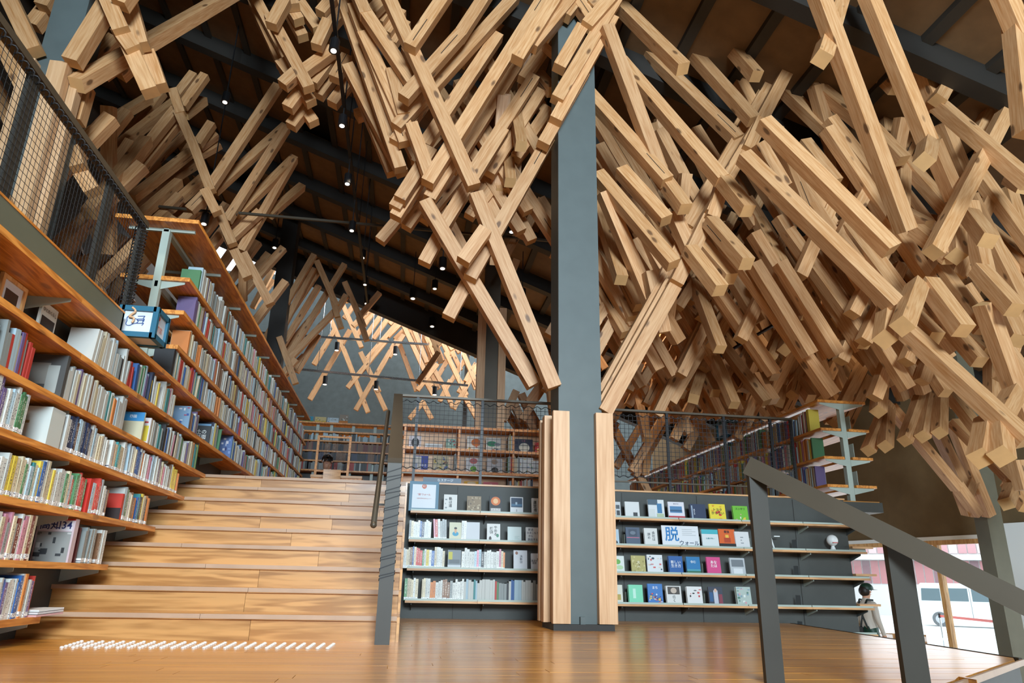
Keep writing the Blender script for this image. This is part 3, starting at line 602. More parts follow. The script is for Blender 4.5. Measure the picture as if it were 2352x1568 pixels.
# ---------------------------------------------------------------- things on the left bookcase
def cover_y(name, label, cat, Y, z, h, wdt, base, art=(), txt=(), t=.02, x1=BX, pages=True):
    """upright board whose face looks along -Y, on the stair-side bookcase"""
    th = thing(name, label, cat, (x1-wdt/2, Y, z))
    P = lambda u, v, d=0: Vector((x1-wdt+u*wdt, Y-d, z+v*h))
    obj('cover', MB().box(x1-wdt, x1, Y, Y+.002, z, z+h), colmat(base), th)
    obj('pages', MB().box(x1-wdt+.003, x1-.003, Y+.002, Y+t, z+.003, z+h-.003), PAGE, th)
    obj('spine', MB().box(x1-.003, x1, Y+.002, Y+t, z, z+h), colmat(base), th)
    if art:
        cols = []; ab = MB()
        for i, q in enumerate(art):
            if q[4] not in cols: cols.append(q[4])
            d = .0006+.0002*i; ab.quad((P(q[0], q[2], d), P(q[1], q[2], d), P(q[1], q[3], d), P(q[0], q[3], d)), cols.index(q[4]))
        obj('cover_print', ab, [colmat(c) for c in cols], th)['kind'] = 'stuff'
    for s, u, v, sz, c in txt: text(s, sz*h, colmat(c), th, P(u, v, .0022), (1, 0, 0), (0, 0, 1))
    return th
cover_y('magazine', 'large magazine with 高知34 masthead over a grey mountain photo', 'magazine', 4.53, zs['F'], .24, .2, '#d6c0c6', [(.05, .95, .72, .97, '#e4e0e4'), (.0, 1, .96, 1, '#b8392f'), (.05, .95, 0, .7, '#9a9c98')]+specks(14, ['#3c3f42', '#c8cac6', '#6a6c6c', '#2a2c2e'], 31, v=(.05, .68)), [('高知34', .5, .84, .24, '#1f2f6e')], .05)
cover_y('book', 'dark red face-out book with white 完 at its top', 'book', 4.66, zs['F'], .2, .16, '#5e1c18', (), [('完!', .6, .9, .12, '#e8e0d8')], .02, BX-.02)
cover_y('book', 'blue-topped cream book with its cover turned to the room', 'book', 5.28, zs['C'], .2, .15, '#d4cfae', [(0, 1, .68, 1, '#2f8cc8')], [('四国', .5, .84, .12, '#e8f2f8')])
cover_y('book', 'white book with red and yellow rings on its cover', 'book', 5.42, zs['C'], .19, .16, '#e4e0e0', [(.1, .9, .8, .86, '#c83a3a'), (.5, .95, .1, .7, '#e0cc3a'), (.1, .5, .2, .6, '#3a3a4a')])
cover_y('book', 'black book with white characters on its cover', 'book', 7.0, zs['B'], .19, .16, '#2a2d30', [(0, 1, .9, 1, '#6a9ac0')], [('土の\n斜面', .5, .45, .25, '#e8ece8')])
cover_y('book', 'blue and red figure-painted picture book turned to the room', 'book', 6.3, zs['B'], .2, .17, '#7fa4c4', specks(9, ['#b83a5a', '#3a5aa0', '#e4e8f0'], 37))
cover_y('book', 'indigo flame-patterned book turned to the room', 'book', 7.9, zs['B'], .25, .17, '#5a78b0', specks(16, ['#e0e4f0', '#2a3a7a', '#8aa4d4'], 41))
cover_y('book', 'white book with three grey text lines facing the room', 'book', 4.17, zs['D'], .2, .14, '#d5dad6', lines(4, '#8a9492', .3, .8, .65, .9))
cover_y('book', 'red book standing tall among the pale paperbacks', 'book', 4.62, zs['E'], .2, .03, '#d8281a', (), (), .035)
cover_y('book', 'red jacketed hardback facing the room near the stair end', 'book', 5.16, zs['E'], .17, .15, '#c8321e', [(0, 1, 0, .45, '#2a1a18')], (), .03)
cover_y('atlas', 'big grey atlas with dark harbour photo facing the room', 'book', 4.02, zs['C'], .235, .2, '#4a4a48', [(.1, .6, .3, .8, '#8a8880'), (.55, .85, .1, .75, '#a4a8a2')], (), .03)
cover_y('pamphlet_box', 'white pamphlet box covered with faint flower prints', 'box', 3.98, zs['D'], .2, .2, '#d4dcd6', [(.15, .3, .5, .62, '#b06a4a'), (.4, .5, .55, .62, '#a08a5a')], (), .15)
# framed picture on the top shelf
pf = thing('framed_picture', 'pale wood framed dark photograph leaning on the upper bookcase shelf', 'picture frame', (BX, 3.66, zs['B']))
FYp = 3.6
for q in ((0, .1, 0, 1), (.9, 1, 0, 1), (.1, .9, 0, .08), (.1, .9, .92, 1)): obj('frame_side', MB().box(XL+.03, XL+.05, FYp+q[0]*.24, FYp+q[1]*.24, zs['B']+q[2]*.25, zs['B']+q[3]*.25), M['frame'], pf)
obj('mount', MB().box(XL+.034, XL+.04, FYp+.02, FYp+.22, zs['B']+.02, zs['B']+.23), M['paper'], pf)
obj('photograph', MB().box(XL+.035, XL+.042, FYp+.06, FYp+.18, zs['B']+.06, zs['B']+.19), flat('dark_photo', '#3a2a22', .4, noise=.5), pf)
pb = thing('photo_book', 'white book with two dark photo bands leaning on the upper shelf', 'book', (BX, 4.0, zs['B']))
obj('cover', MB().box(XL+.06, XL+.075, 3.96, 4.14, zs['B'], zs['B']+.24), colmat('#d8dcd2'), pb)
obj('photo_band', MB().box(XL+.074, XL+.076, 3.975, 4.125, zs['B']+.085, zs['B']+.165), M['hair'], pb)
obj('photo_band', MB().box(XL+.074, XL+.076, 3.975, 4.125, zs['B']+.01, zs['B']+.06), M['hair'], pb)
text('ひとのくらし', .026, M['ink'], pb, (XL+.0768, 4.05, zs['B']+.2), (0, 1, 0), (0, 0, 1))
# papers lying at the lowest shelf end
pp = thing('paper_stack', 'loose stack of pink and white leaflets on the lowest shelf end', 'leaflets', (BX-.05, 4.34, zs['G']))
for i in range(3): obj('leaflet', MB().hexa([(XL+.04+.01*i, 4.24, zs['G']+.012*i), (XF+.02, 4.22+.01*i, zs['G']+.012*i), (XF+.06, 4.43, zs['G']+.012*i+.008), (XL+.05, 4.45, zs['G']+.012*i+.004)]+[(XL+.04+.01*i, 4.24, zs['G']+.012*i+.009), (XF+.02, 4.22+.01*i, zs['G']+.012*i+.009), (XF+.06, 4.43, zs['G']+.012*i+.017), (XL+.05, 4.45, zs['G']+.012*i+.013)]), colmat(('#d8a8a8', '#d8d4d4', '#e4e4e2')[i]), pp)
# blue cube sign hung on the shelf edge
def cube_sign(cx, cy, z0, s, lab, faces):
    th = thing('cube_sign', lab, 'sign', (cx, cy, z0)); e = .08*s
    for sx in (-1, 1):
        for sy in (-1, 1): obj('frame_edge', MB().box(cx+sx*s/2-e/1, cx+sx*s/2+e/1, cy+sy*s/2-e, cy+sy*s/2+e, z0, z0+s), M['teal'], th)
    for zz in (z0, z0+s-2*e):
        for sx in (-1, 1): obj('frame_edge', MB().box(cx+sx*s/2-e, cx+sx*s/2+e, cy-s/2, cy+s/2, zz, zz+2*e), M['teal'], th)
        for sy in (-1, 1): obj('frame_edge', MB().box(cx-s/2, cx+s/2, cy+sy*s/2-e, cy+sy*s/2+e, zz, zz+2*e), M['teal'], th)
    obj('panel', MB().box(cx-s/2+.001, cx+s/2-.001, cy-s/2+.001, cy+s/2-.001, z0+.01, z0+s-.01), M['paper'], th)
    return th
ca = atX(262, 722, XF-.02); cb = atX(335, 735, XF+.02)
cs = cube_sign(-1.83, 4.86, 1.83, .215, 'blue framed cube sign with cloud and book pictogram on the bookcase', None)
fy = 4.86-.215/2-.004
cl = MB()
for i in range(24):
    a, b = 2*math.pi*i/24, 2*math.pi*(i+1)/24; f = lambda t: (-1.87+.035*math.cos(t)*(1+.25*math.cos(3*t)), fy, 1.94+.03*math.sin(t)*(1+.2*math.cos(3*t)))
    cl.bar(f(a), f(b), .004, .003)
for zz in (1.955, 1.925):
    for dx in (0, .02): cl.bar((-1.835, fy, zz+dx), (-1.79, fy, zz+dx+.004), .004, .003); cl.bar((-1.79, fy, zz+dx+.004), (-1.80, fy, zz+dx-.012), .004, .003)
obj('pictogram', cl, colmat('#2a5aa8'), cs)
q = MB(); q.tube((-1.722, 4.82, 1.99), (-1.7215, 4.82, 1.99), .016, 14); obj('seal', q, colmat('#d8523c'), cs)
text('本の場所\nのご案内', .022, colmat('#d87a6a'), cs, (-1.7205, 4.86, 1.92), (0, 1, 0), (0, 0, 1))
pg = thing('branch_ornament', 'small wooden branch ornament stuck on the cube sign', 'ornament', (-1.9, fy, 1.95))
g = MB(); pr = None
for (u, v) in ((-.02, .075), (.0, .06), (.005, .045), (-.012, .03), (-.03, .01), (-.0, .005), (.005, -.012), (-.005, -.03)):
    c_ = Vector((-1.855+u, fy-.012, 1.955+v))
    if pr is not None: g.tube(pr, c_, .007, 8)
    pr = c_
obj('branch', g, M['board'], pg)
# ================================================================ PLATFORM FURNITURE
# picture-book shelf
PB = (900, 880, 6.03); PYf = 10.0
ps = thing('picture_book_shelf', 'open orange timber shelf of picture books behind the netted fence', 'bookcase', (1, PYf, ZP))
PX0, PX1 = atY(928, 1000, PYf).x, 2.25; PZ = [atY(1000, yy, PYf).z for yy in (977, 1028, 1080)]
PZ.append(PZ[2]-(PZ[1]-PZ[2]))
for i, z in enumerate(PZ): obj('shelf_board', MB().box(PX0-.06, PX1, PYf, PYf+.3, z-.03, z+.005), M['shelf'], ps)
for pxx in (928, 1054, 1180): xx = atY(pxx, 1030, PYf).x; obj('divider', MB().box(xx-.014, xx+.014, PYf+.01, PYf+.3, PZ[-1], PZ[0]-.03), M['shelf'], ps)
obj('back_panel', MB().box(PX0, PX1, PYf+.3, PYf+.315, ZP, PZ[0]-.02), M['shelfx'], ps)
obj('side_panel', MB().box(PX0-.1, PX0-.06, PYf, PYf+.3, ZP, PZ[0]), M['shelf'], ps)
GP = 'picture books turned to the room'
def pbk(x0, x1, y0, y1, zi, base, lab, art=(), txt=(), cat='book', nm='picture_book'):
    card(nm, lab, cat, x0, x1, y0, y1, PYf+.12, PZ[zi]+.006, base, art, txt, .014, .16, GP, None, None, PB)
pbk(235, 405, 663, 835, 1, '#e4dce0', 'white picture book with black hooded shape', [(.2, .85, .05, .85, '#1d1b22', 'o'), (.35, .6, .05, .35, '#4a2a22', 'o')])
pbk(462, 700, 780, 852, 1, '#dfe6ea', 'low white caption card between two picture books', lines(2, '#5a6a78', .1, .9, .3, .8), (), 'card', 'caption_card')
pbk(750, 882, 700, 855, 1, '#9cc4b4', 'mint picture book crowded with red and white figures', specks(16, ['#c84a4a', '#e8ece8', '#3a4a4a', '#5a6ab0'], 51))
pbk(1040, 1240, 675, 878, 1, '#ece8e0', 'white picture book with an orange animal on its cover', [(.3, .95, .3, .85, '#d8742a', 'o')]+specks(10, ['#5a8a5a', '#c84a3a', '#5a6ab0', '#e8c84a'], 52, v=(.02, .3)))
pbk(1305, 1508, 690, 885, 1, '#e8eae4', 'white picture book with a green striped dinosaur shape', [(.05, .75, .35, .75, '#3a9a72', 'o'), (.55, .98, .38, .65, '#9aa4ac', 'o')]+specks(10, ['#c84a3a', '#3a4a8a', '#2a6a4a'], 53, v=(.02, .28)))
pbk(1698, 1955, 708, 905, 1, '#1f2440', 'dark navy picture book with a pale full moon', [(.25, .82, .05, .72, '#cfcabb', 'o')], [('つき', .5, .86, .14, '#d86a8a')])
pbk(1985, 2095, 758, 915, 1, '#d8322c', 'red picture book beside the moon book', specks(8, ['#f0e8e0', '#e8c04a'], 55))
pbk(290, 497, 935, 1150, 2, '#2f3f9c', 'deep blue picture book with a white slanting slope', [(0, .55, .1, .95, '#c8c4bc'), (0, .3, 0, .5, '#8a92a8')], [('ゆき', .75, .35, .17, '#eef0f4')])
pbk(572, 785, 935, 1160, 2, '#c8bc9a', 'picture book crowded with a village festival scene', specks(30, ['#3a5a9a', '#5a7a4a', '#e8e4d8', '#8a5a3a', '#2a2a3a', '#d8b84a'], 56))
pbk(1025, 1225, 972, 1185, 2, '#e6e8ea', 'white picture book with a green frog shape', [(.3, .75, .05, .45, '#6aac2a', 'o'), (.25, .8, .6, .98, '#c86a6a', 'o')])
pbk(1313, 1530, 977, 1195, 2, '#e4e6ea', 'white picture book with a dark furry animal', [(.3, .75, .03, .42, '#3a2c28', 'o'), (.3, .7, .6, .95, '#b8a08a', 'o')])
pbk(1768, 1962, 965, 1212, 2, '#e8eae8', 'large white picture book with small pastel drawings', specks(14, ['#d88a9a', '#8ac0a0', '#8ab0d4', '#e8d08a'], 57))
pbk(1965, 2095, 1010, 1218, 2, '#d8dcdc', 'pale grey picture book at the shelf end behind the column', specks(10, ['#9aa8b0', '#b8c8a8', '#d0b0b0'], 58))
pbk(1000, 1205, 1280, 1480, 3, '#f0b82a', 'yellow picture book with an orange dot', [(.3, .6, .3, .62, '#e0641f', 'o'), (.2, .8, .78, .98, '#e8d4b0', 'o')])
pbk(1268, 1475, 1290, 1490, 3, '#e8828c', 'pink picture book with a round black mouth', [(.28, .66, .28, .62, '#2a1a1c', 'o')], [('まる', .5, .84, .1, '#f4e4e4')])
z3_ = PZ[3]+.006
for a, b, zi in ((1600, 1680, 1), (1600, 1680, 2), (1690, 1770, 2), (860, 915, 2), (1700, 1960, 3), (1600, 1670, 3)):
    xa, xb = atY(900+a/6.03, 1060, PYf+.1).x, atY(900+b/6.03, 1060, PYf+.1).x
    brow((xa, PYf+.06, 0), 'x', xb-xa, PZ[zi]+.006, (.2, .25), (.008, .016), None, gap=.02)
sg = card('stage_sign', 'long slate-blue sign with white katakana above the wall shelves', 'sign', 430, 958, 1325, 1398, YW+.02, ZP+.014, '#56697a', (), [('らステージ', .58, .48, .62, '#e8eef2')], .006, .05, None, None, None, PB)
# fences along the platform edge
def edge_fence(label, x0, x1, Y, zt, posts, wall=True):
    th = thing('netted_fence', label, 'fence', ((x0+x1)/2, Y, ZP))
    obj('top_rail', MB().box(x0, x1, Y-.025, Y+.025, zt-.022, zt), M['rail'], th)
    obj('bottom_rail', MB().box(x0, x1, Y-.012, Y+.012, ZP+.1, ZP+.115), M['rail'], th)
    for xx in posts: obj('post', MB().box(xx-.014, xx+.014, Y-.014, Y+.014, ZP, zt-.02), M['blackm'], th)
    net(th, (x0, Y-.018, ZP+.16), (1, 0, 0), x1-x0, zt-ZP-.23, .047, .004)
    wrap(th, (x0, Y-.018, zt-.07), (1, 0, 0), x1-x0, .012, int((x1-x0)*11)); wrap(th, (x0, Y-.018, ZP+.16), (1, 0, 0), x1-x0, .012, int((x1-x0)*11))
    return th
zt = atY(1100, 915, YW+.04).z
ef = edge_fence('bronze railed fence with black net left of the tall column', -.12, 1.55, YW+.05, zt, [atY(p, 1000, YW+.05).x for p in (955, 1106)])
ef = edge_fence('bronze railed fence with black net above the face-out books', 1.75, atY(1820, 1000, YW+.05).x, YW+.05, zt-.03, [atY(p, 1000, YW+.05).x for p in (1533, 1664, 1771, 1818)])
# newel post with sloped handrail board going up the stairs
nw = thing('stair_newel', 'cord-wrapped dark newel post with sloped handrail board on the stairs', 'handrail', (-.08, 4.6, 0))
na = atZ(877, 1480, 0); nY = na.y
pt_ = [atY(877, 1470, nY), atY(899, 1075, nY)]
NX = na.x; nz = pt_[1].z
obj('post', MB().box(NX-.042, NX+.042, nY-.02, nY+.02, 0, nz+.03), M['railpost'], nw)
tp = Vector((atY(916, 893, YW+.05).x, YW+.05, zt))
obj('handrail_board', MB().bar((NX, nY, nz), (tp.x, tp.y, tp.z-.06), .09, .13), M['rail'], nw)
obj('end_post', MB().box(tp.x-.03, tp.x+.03, YW+.03, YW+.07, ZP, tp.z), M['rail'], nw)
wr_ = MB(); pr = None; n_ = 19*8
for i in range(n_+1):
    t = i/8*2*math.pi; zz = .33+(nz-.33)*i/n_; cx_, cy_ = math.cos(t), math.sin(t); k = 1/max(abs(cx_), abs(cy_))
    q = Vector((NX+cx_*k*.0435, nY+cy_*k*.0215, zz+.012*math.sin(t*.37)+.012*math.cos(t)))
    if pr is not None: wr_.bar(pr, q, .005, .005)
    pr = q
obj('cord', wr_, M['black'], nw)
h0, h1 = atY(858, 1205, nY+.05), atY(892, 945, 6.9)
hr = MB(); hr.tube(h0, h1, .018, 12); hr.ball(h0, .02, 12, 8); hr.ball(h1, .018, 10, 6)
obj('grab_rail', hr, M['rail'], nw, True)
for f in (.12, .45, .8):
    c_ = h0.lerp(h1, f); obj('rail_bracket', MB().bar(c_, c_+Vector((.09, 0, .0)), .016, .012), M['railpost'], nw)
# right-hand handrail of the stage steps
rh = thing('stage_handrail', 'dark bronze handrail on flat posts descending from the stage edge', 'handrail', (2, 2.9, 0))
ra = atZ(1779, 1568, 0); rY = ra.y
top = atY(1728, 1074, rY); lo = atY(2352, 1385, rY-.55)
d_ = (lo-top).normalized()
p0 = atY(1736, 1085, rY)
obj('post', MB().box(p0.x-.038, p0.x+.038, rY-.012, rY+.012, -.02, p0.z), M['railpost'], rh)
p1 = atY(2056, 1240, rY-.26)
obj('post', MB().box(p1.x-.05, p1.x+.05, rY-.275, rY-.25, -1.1, p1.z), M['railpost'], rh)
obj('rail', MB().bar(top-d_*.02, lo+d_*.8, .05, .078), M['rail'], rh)
# double-sided shelf on the right of the platform
rs = thing('platform_bookcase', 'double-sided timber bookcase on pale steel posts behind the right fence', 'bookcase', (4.9, 8, ZP))
RX0, RX1 = 4.65, 5.25; RY0, RYE = 7.42, 14.8; RZs = [2.42, 2.09, 1.765, 1.45]
for i, z in enumerate(RZs):
    cuts = [RY0+.92*k for k in range(8)]+[RYE]
    for a, b in zip(cuts, cuts[1:]):
        if i == 0: obj('top_board', MB().box(RX0, RX1, a+.001, b-.001, z-.03, z), M['shelf'], rs)
        else:
            obj('shelf_board', MB().box(RX0, RX0+.25, a+.001, b-.001, z-.03, z), M['shelf'], rs); obj('shelf_board', MB().box(RX1-.25, RX1, a+.001, b-.001, z-.03, z), M['shelf'], rs)
        if a < 12: bracket(rs, 4.92, RX0+.03, a+.02, z-.03); bracket(rs, 4.98, RX1-.03, a+.02, z-.03)
for k in range(8):
    yy = RY0+.05+.92*k; obj('post', MB().box(4.92, 4.98, yy-.03, yy+.03, ZP, 2.39), M['steelw'], rs)
obj('light_strip', MB().box(RX0+.05, RX0+.08, RY0+.3, RYE, 2.375, 2.389), M['glow'], rs)
for z in RZs[1:]: brow((RX0+.02, RY0+.25, 0), 'yn', 7.0, z, (.2, .27), (.012, .03), None, ['orange', 'red', 'cream', 'white', 'pink', 'yellow', 'brown', 'pale blue', 'blue', 'green', 'cream', 'purple'], gap=.03)
for i, (z, y0, c) in enumerate(((2.09, 7.46, 'pale'), (1.765, 7.46, 'pale'), (1.45, 7.46, 'pale'))):
    tag(link('bookend', be_me, None, Matrix.Translation((RX1-.2, y0, z)) @ Matrix.Diagonal((2.2, 1.6, 1.5, 1))), 'large pale steel bookend on the open end of the platform bookcase', 'bookend', 'bookends on the platform bookcase end')
for z in (1.05, .78, .5, .2):
    obj('end_shelf', MB().box(WX1, WX1+.24, YW-.06, YW+.12, z-.022, z), M['shelfx'], ws)
    bracket(ws, WX1, WX1+.2, YW+.02, z-.022)
csr = cube_sign(4.75, 9.95, 2.425, .26, 'blue framed cube sign on top of the platform bookcase', None)
q = MB(); q.tube((4.7, 9.95-.1302, 2.62), (4.7, 9.95-.131, 2.62), .025, 14); obj('seal', q, colmat('#d8523c'), csr)
text('ほんの\nひろば', .04, colmat('#d87a8a'), csr, (4.75, 9.95-.1315, 2.53), (1, 0, 0), (0, 0, 1))
# far shelf, desk, film screen and staff member at the back of the platform
fs = thing('far_bookcase', 'tall timber and pale steel bookcase against the far grey wall', 'bookcase', (-1.3, 15, ZP))
FZ = [atY(870, yy, 15).z for yy in (976, 996, 1017, 1040, 1062, 1084)]
for i, z in enumerate(FZ):
    obj('shelf_board', MB().box(-2.3, .1, 14.95, 15.3, z-.03, z), M['shelf'], fs)
for xx in (-1.9, -1.62, -1.17, -.72, -.5): obj('post', MB().box(xx-.03, xx+.03, 15.1, 15.2, ZP, FZ[0]-.03), M['steelw'], fs)
obj('back_panel', MB().box(-2.3, .1, 15.3, 15.33, ZP, FZ[3]), M['hair'], fs)
for zi, pal, gp, hh in ((3, ['brown', 'brown', 'dark red', 'black'], .0, (.15, .19)), (4, ['black', 'black', 'brown', 'navy'], .02, (.15, .2)), (5, ['black', 'grey', 'red', 'white'], .1, (.14, .2)), (2, ['white', 'pale blue', 'black'], .3, (.1, .16))):
    brow((-2.2, 15.0, 0), 'x', 2.2, FZ[zi], hh, (.02, .045), None, pal, gap=gp)
for i, (x0, x1, y0, y1, c, lab) in enumerate(((104, 272, 378, 485, '#3a9ab8', 'green and blue landscape picture book on the far bookcase top'), (303, 487, 385, 492, '#d8c48a', 'yellow and brown picture book on the far bookcase top'), (510, 692, 395, 498, '#cfe0e8', 'glossy pale blue picture book on the far bookcase top'), (703, 845, 345, 508, '#a89a8a', 'tall grey picture book with orange foot on the far bookcase top'))):
    a = (0, 1, 0, .35, ('#4a9a4a', '#e0b83a', '#e8f0f4', '#d8843a')[i])
    card('picture_book', lab, 'book', x0, x1, y0, y1, 15.1, FZ[0]+.002, c, [a]+specks(8, ['#5a6a5a', '#e8e8e0', '#8a7a5a', '#4a6a8a'], 70+i), (), .012, .16, None, None, None, (680, 900, 7.13))
dk = thing('reading_desk', 'orange timber study desk at the head of the stairs', 'desk', (-1.1, 12.5, ZP))
DX0, DX1 = atY(713, 1090, 12.5).x, atY(832, 1090, 12.5).x
obj('desk_top', MB().box(DX0, DX1, 12.5, 13.1, ZP+.68, ZP+.72), M['shelfx'], dk)
obj('front_panel', MB().box(DX0+.03, DX1-.03, 12.53, 12.55, ZP+.2, ZP+.68), M['shelf'], dk)
for xx in (DX0+.03, DX1-.03):
    for yy in (12.55, 13.05): obj('leg', MB().box(xx-.025, xx+.025, yy-.025, yy+.025, ZP, ZP+.68), M['shelf'], dk)
ch = thing('desk_chair', 'light plywood chair with curved back at the study desk', 'chair', (-1.1, 12.2, ZP))
cx_ = atY(763, 1090, 12.15).x
b = MB(); n_ = 8
for i in range(n_):
    u0, u1 = -.14+.28*i/n_, -.14+.28*(i+1)/n_; c0, c1 = .5*u0*u0, .5*u1*u1
    f = lambda u, c, z, d: (cx_+u*(1+.12*(z-.7)), 12.1-c+d, ZP+z)
    b.hexa((f(u0, c0, .5, 0), f(u1, c1, .5, 0), f(u1, c1, .5, .015), f(u0, c0, .5, .015), f(u0, c0, .76, 0), f(u1, c1, .76, 0), f(u1, c1, .76, .015), f(u0, c0, .76, .015)))
obj('backrest', b, M['shelfx'], ch)
obj('seat', MB().box(cx_-.2, cx_+.2, 12.12, 12.5, ZP+.42, ZP+.445), M['shelfx'], ch)
for sx in (-1, 1):
    obj('leg', MB().bar((cx_+sx*.2, 12.08, ZP), (cx_+sx*.18, 12.1, ZP+.6), .025), M['shelf'], ch); obj('leg', MB().bar((cx_+sx*.2, 12.5, ZP), (cx_+sx*.18, 12.46, ZP+.43), .025), M['shelf'], ch)
sc_ = thing('splash_screen', 'timber-framed sheet of crinkled clear film on the study desk', 'screen', (-1.1, 12.9, ZP+.72))
s0, s1 = atY(724, 1085, 12.9), atY(806, 1003, 12.9); zb_, zt_ = ZP+.72, s1.z
for xx in (s0.x, s1.x): obj('frame_post', MB().box(xx-.02, xx+.02, 12.88, 12.92, zb_, zt_), M['shelf'], sc_)
for zz in (zt_-.02, zb_+.12): obj('frame_rail', MB().box(s0.x, s1.x, 12.885, 12.915, zz-.015, zz+.015), M['shelf'], sc_)
fm = MB(); nu, nv = 22, 14; rr = random.Random(4)
pts = [(s0.x+(s1.x-s0.x)*i/nu, 12.9+rr.uniform(-.02, .02)+.015*math.sin(i*.9+j), zb_+.12+(zt_-zb_-.14)*j/nv) for j in range(nv+1) for i in range(nu+1)]
fm.add(pts, [(j*(nu+1)+i, j*(nu+1)+i+1, (j+1)*(nu+1)+i+1, (j+1)*(nu+1)+i) for j in range(nv) for i in range(nu)])
obj('film', fm, M['film'], sc_)
# ---------------------------------------------------------------- people (skin-modifier bodies)
def body(verts, edges, radii, name, parent, mats, pick, root=0, sub=2):
    me = bpy.data.meshes.new(name); me.from_pydata(verts, edges, [])
    o = bpy.data.objects.new(name, me); COL.objects.link(o)
    m_ = o.modifiers.new('s', 'SKIN'); o.modifiers.new('u', 'SUBSURF').levels = sub
    sv = me.skin_vertices[0].data
    for i, r in enumerate(radii): sv[i].radius = (r, r) if isinstance(r, float) else r; sv[i].use_root = (i == root)
    bpy.context.view_layer.update()
    me2 = bpy.data.meshes.new_from_object(o.evaluated_get(bpy.context.evaluated_depsgraph_get()))
    bpy.data.objects.remove(o)
    me2.materials.clear()
    for m in mats: me2.materials.append(m)
    for p in me2.polygons: p.material_index = pick(p.center); p.use_smooth = True
    return link(name, me2, parent)
def dirs(px_, py_, dep):
    r = ray(px_, py_); p = EYE+r*dep; v = Vector((r.x, r.y, 0)).normalized(); return p, v, Vector((v.y, -v.x, 0))
# staff member at the window
pp_, v_, r_ = dirs(1993, 1400, 12.2)
front = (r_*.75+v_*.66).normalized(); side = Vector((front.y, -front.x, 0)); PO = Vector((pp_.x, pp_.y, LOW))
LP = lambda x, y, z: PO+side*x+front*y+Vector((0, 0, z))
per = thing('person', 'person in green cap, beige shirt and dark suspenders standing by the window', 'person', PO)
V = [(0, 0, .9), (0, 0, 1.06), (0, -.01, 1.26), (0, -.01, 1.42), (0, .015, 1.5), (0, .03, 1.57)]; E_ = [(0, 1), (1, 2), (2, 3), (3, 4), (4, 5)]; RD = [(.14, .11), (.13, .1), (.155, .105), .05, .075, .07]
def chain(start, pts_, rads):
    k = start
    for p, r in zip(pts_, rads): V.append(p); RD.append(r); E_.append((k, len(V)-1)); k = len(V)-1
    return k
for sx in (-1, 1):
    chain(0, [(sx*.09, 0, .84), (sx*.095, .02, .48), (sx*.09, -.01, .1), (sx*.09, .13, .045)], [.095, .07, .05, .04])
    wv = chain(2, [(sx*.17, -.01, 1.36), (sx*.235, -.03, 1.12), (sx*.235, .05, .9), (sx*.23, .075, .82)], [.062, .05, .036, .03])
    for fx, fy_, fl in ((.012, .03, .07), (.004, .014, .08), (-.002, -.002, .078), (-.008, -.018, .062)): chain(wv, [(sx*(.23+fx*.5), .08+fy_, .82-fl*.6), (sx*(.225+fx*.5), .09+fy_, .82-fl)], [.0085, .0075])
    chain(wv, [(sx*.215, .115, .81), (sx*.21, .13, .775)], [.0095, .008])
zf = lambda z: z+LOW
body([LP(*v) for v in V], E_, RD, 'body', per, [colmat('#e2dace'), colmat('#1f4a3c'), M['skin'], colmat('#2a2624')],
     lambda c: 3 if c.z < zf(.1) else (1 if c.z < zf(.98) and (c-LP(0, 0, c.z-LOW)).length < .2 else (2 if c.z > zf(1.44) or c.z < zf(.86) else 0)))
cap = MB(); hc = LP(0, .03, 1.6)
cap.ball(hc, .112, 20, 12, 0, (1, 1, .85)); tmp = MB()
keep = [f for f in cap.f if all(cap.v[i][2] > hc.z-.03 for i in f)]
tmp.add(cap.v, keep); 
for i in range(10):
    a0, a1 = -1+.2*i, -.8+.2*i; g = lambda a, rr_: hc+side*(math.sin(a)*rr_*.95)+front*(math.cos(a)*rr_)+Vector((0, 0, -.01-(rr_-.1)*.15))
    tmp.quad((g(a0, .1), g(a1, .1), g(a1, .185), g(a0, .185)))
obj('cap', tmp, colmat('#173f30'), per, True)
hm = MB(); hm.ball(LP(0, -.015, 1.56), .098, 16, 10, 0, (1, 1, .95)); hk = MB(); hk.add(hm.v, [f for f in hm.f if sum((Vector(hm.v[i])-LP(0, 0, 1.56)).dot(front) for i in f) < .06])
obj('hair', hk, M['hair'], per, True)
obj('nose', MB().ball(LP(0, .105, 1.545), .016, 8, 6), M['skin'], per, True)
for sx in (-1, 1):
    obj('ear', MB().ball(LP(sx*.078, .02, 1.55), .02, 8, 6), M['skin'], per, True)
    obj('eye', MB().ball(LP(sx*.033, .096, 1.57), .009, 8, 6), M['ink'], per, True)
obj('mouth', MB().bar(LP(-.025, .095, 1.505), LP(.025, .095, 1.505), .008, .006), colmat('#a8665a'), per)
sp_ = MB()
for sx in (-1, 1):
    c = [LP(sx*.1, .05, 1.41), LP(sx*.095, -.07, 1.42), LP(sx*.05, -.125, 1.28), LP(0, -.125, 1.16), LP(-sx*.07, -.12, 1.0), LP(-sx*.08, -.11, .95)]
    for a, b in zip(c, c[1:]): sp_.bar(a, b, .03, .012, upv=(front.x, front.y, 0))
obj('suspenders', sp_, colmat('#1c2a28'), per)
obj('apron_tie', MB().bar(LP(-.06, -.135, .98), LP(-.09, -.13, .72), .12, .02, upv=(front.x, front.y, 0)), colmat('#1b1e20'), per)
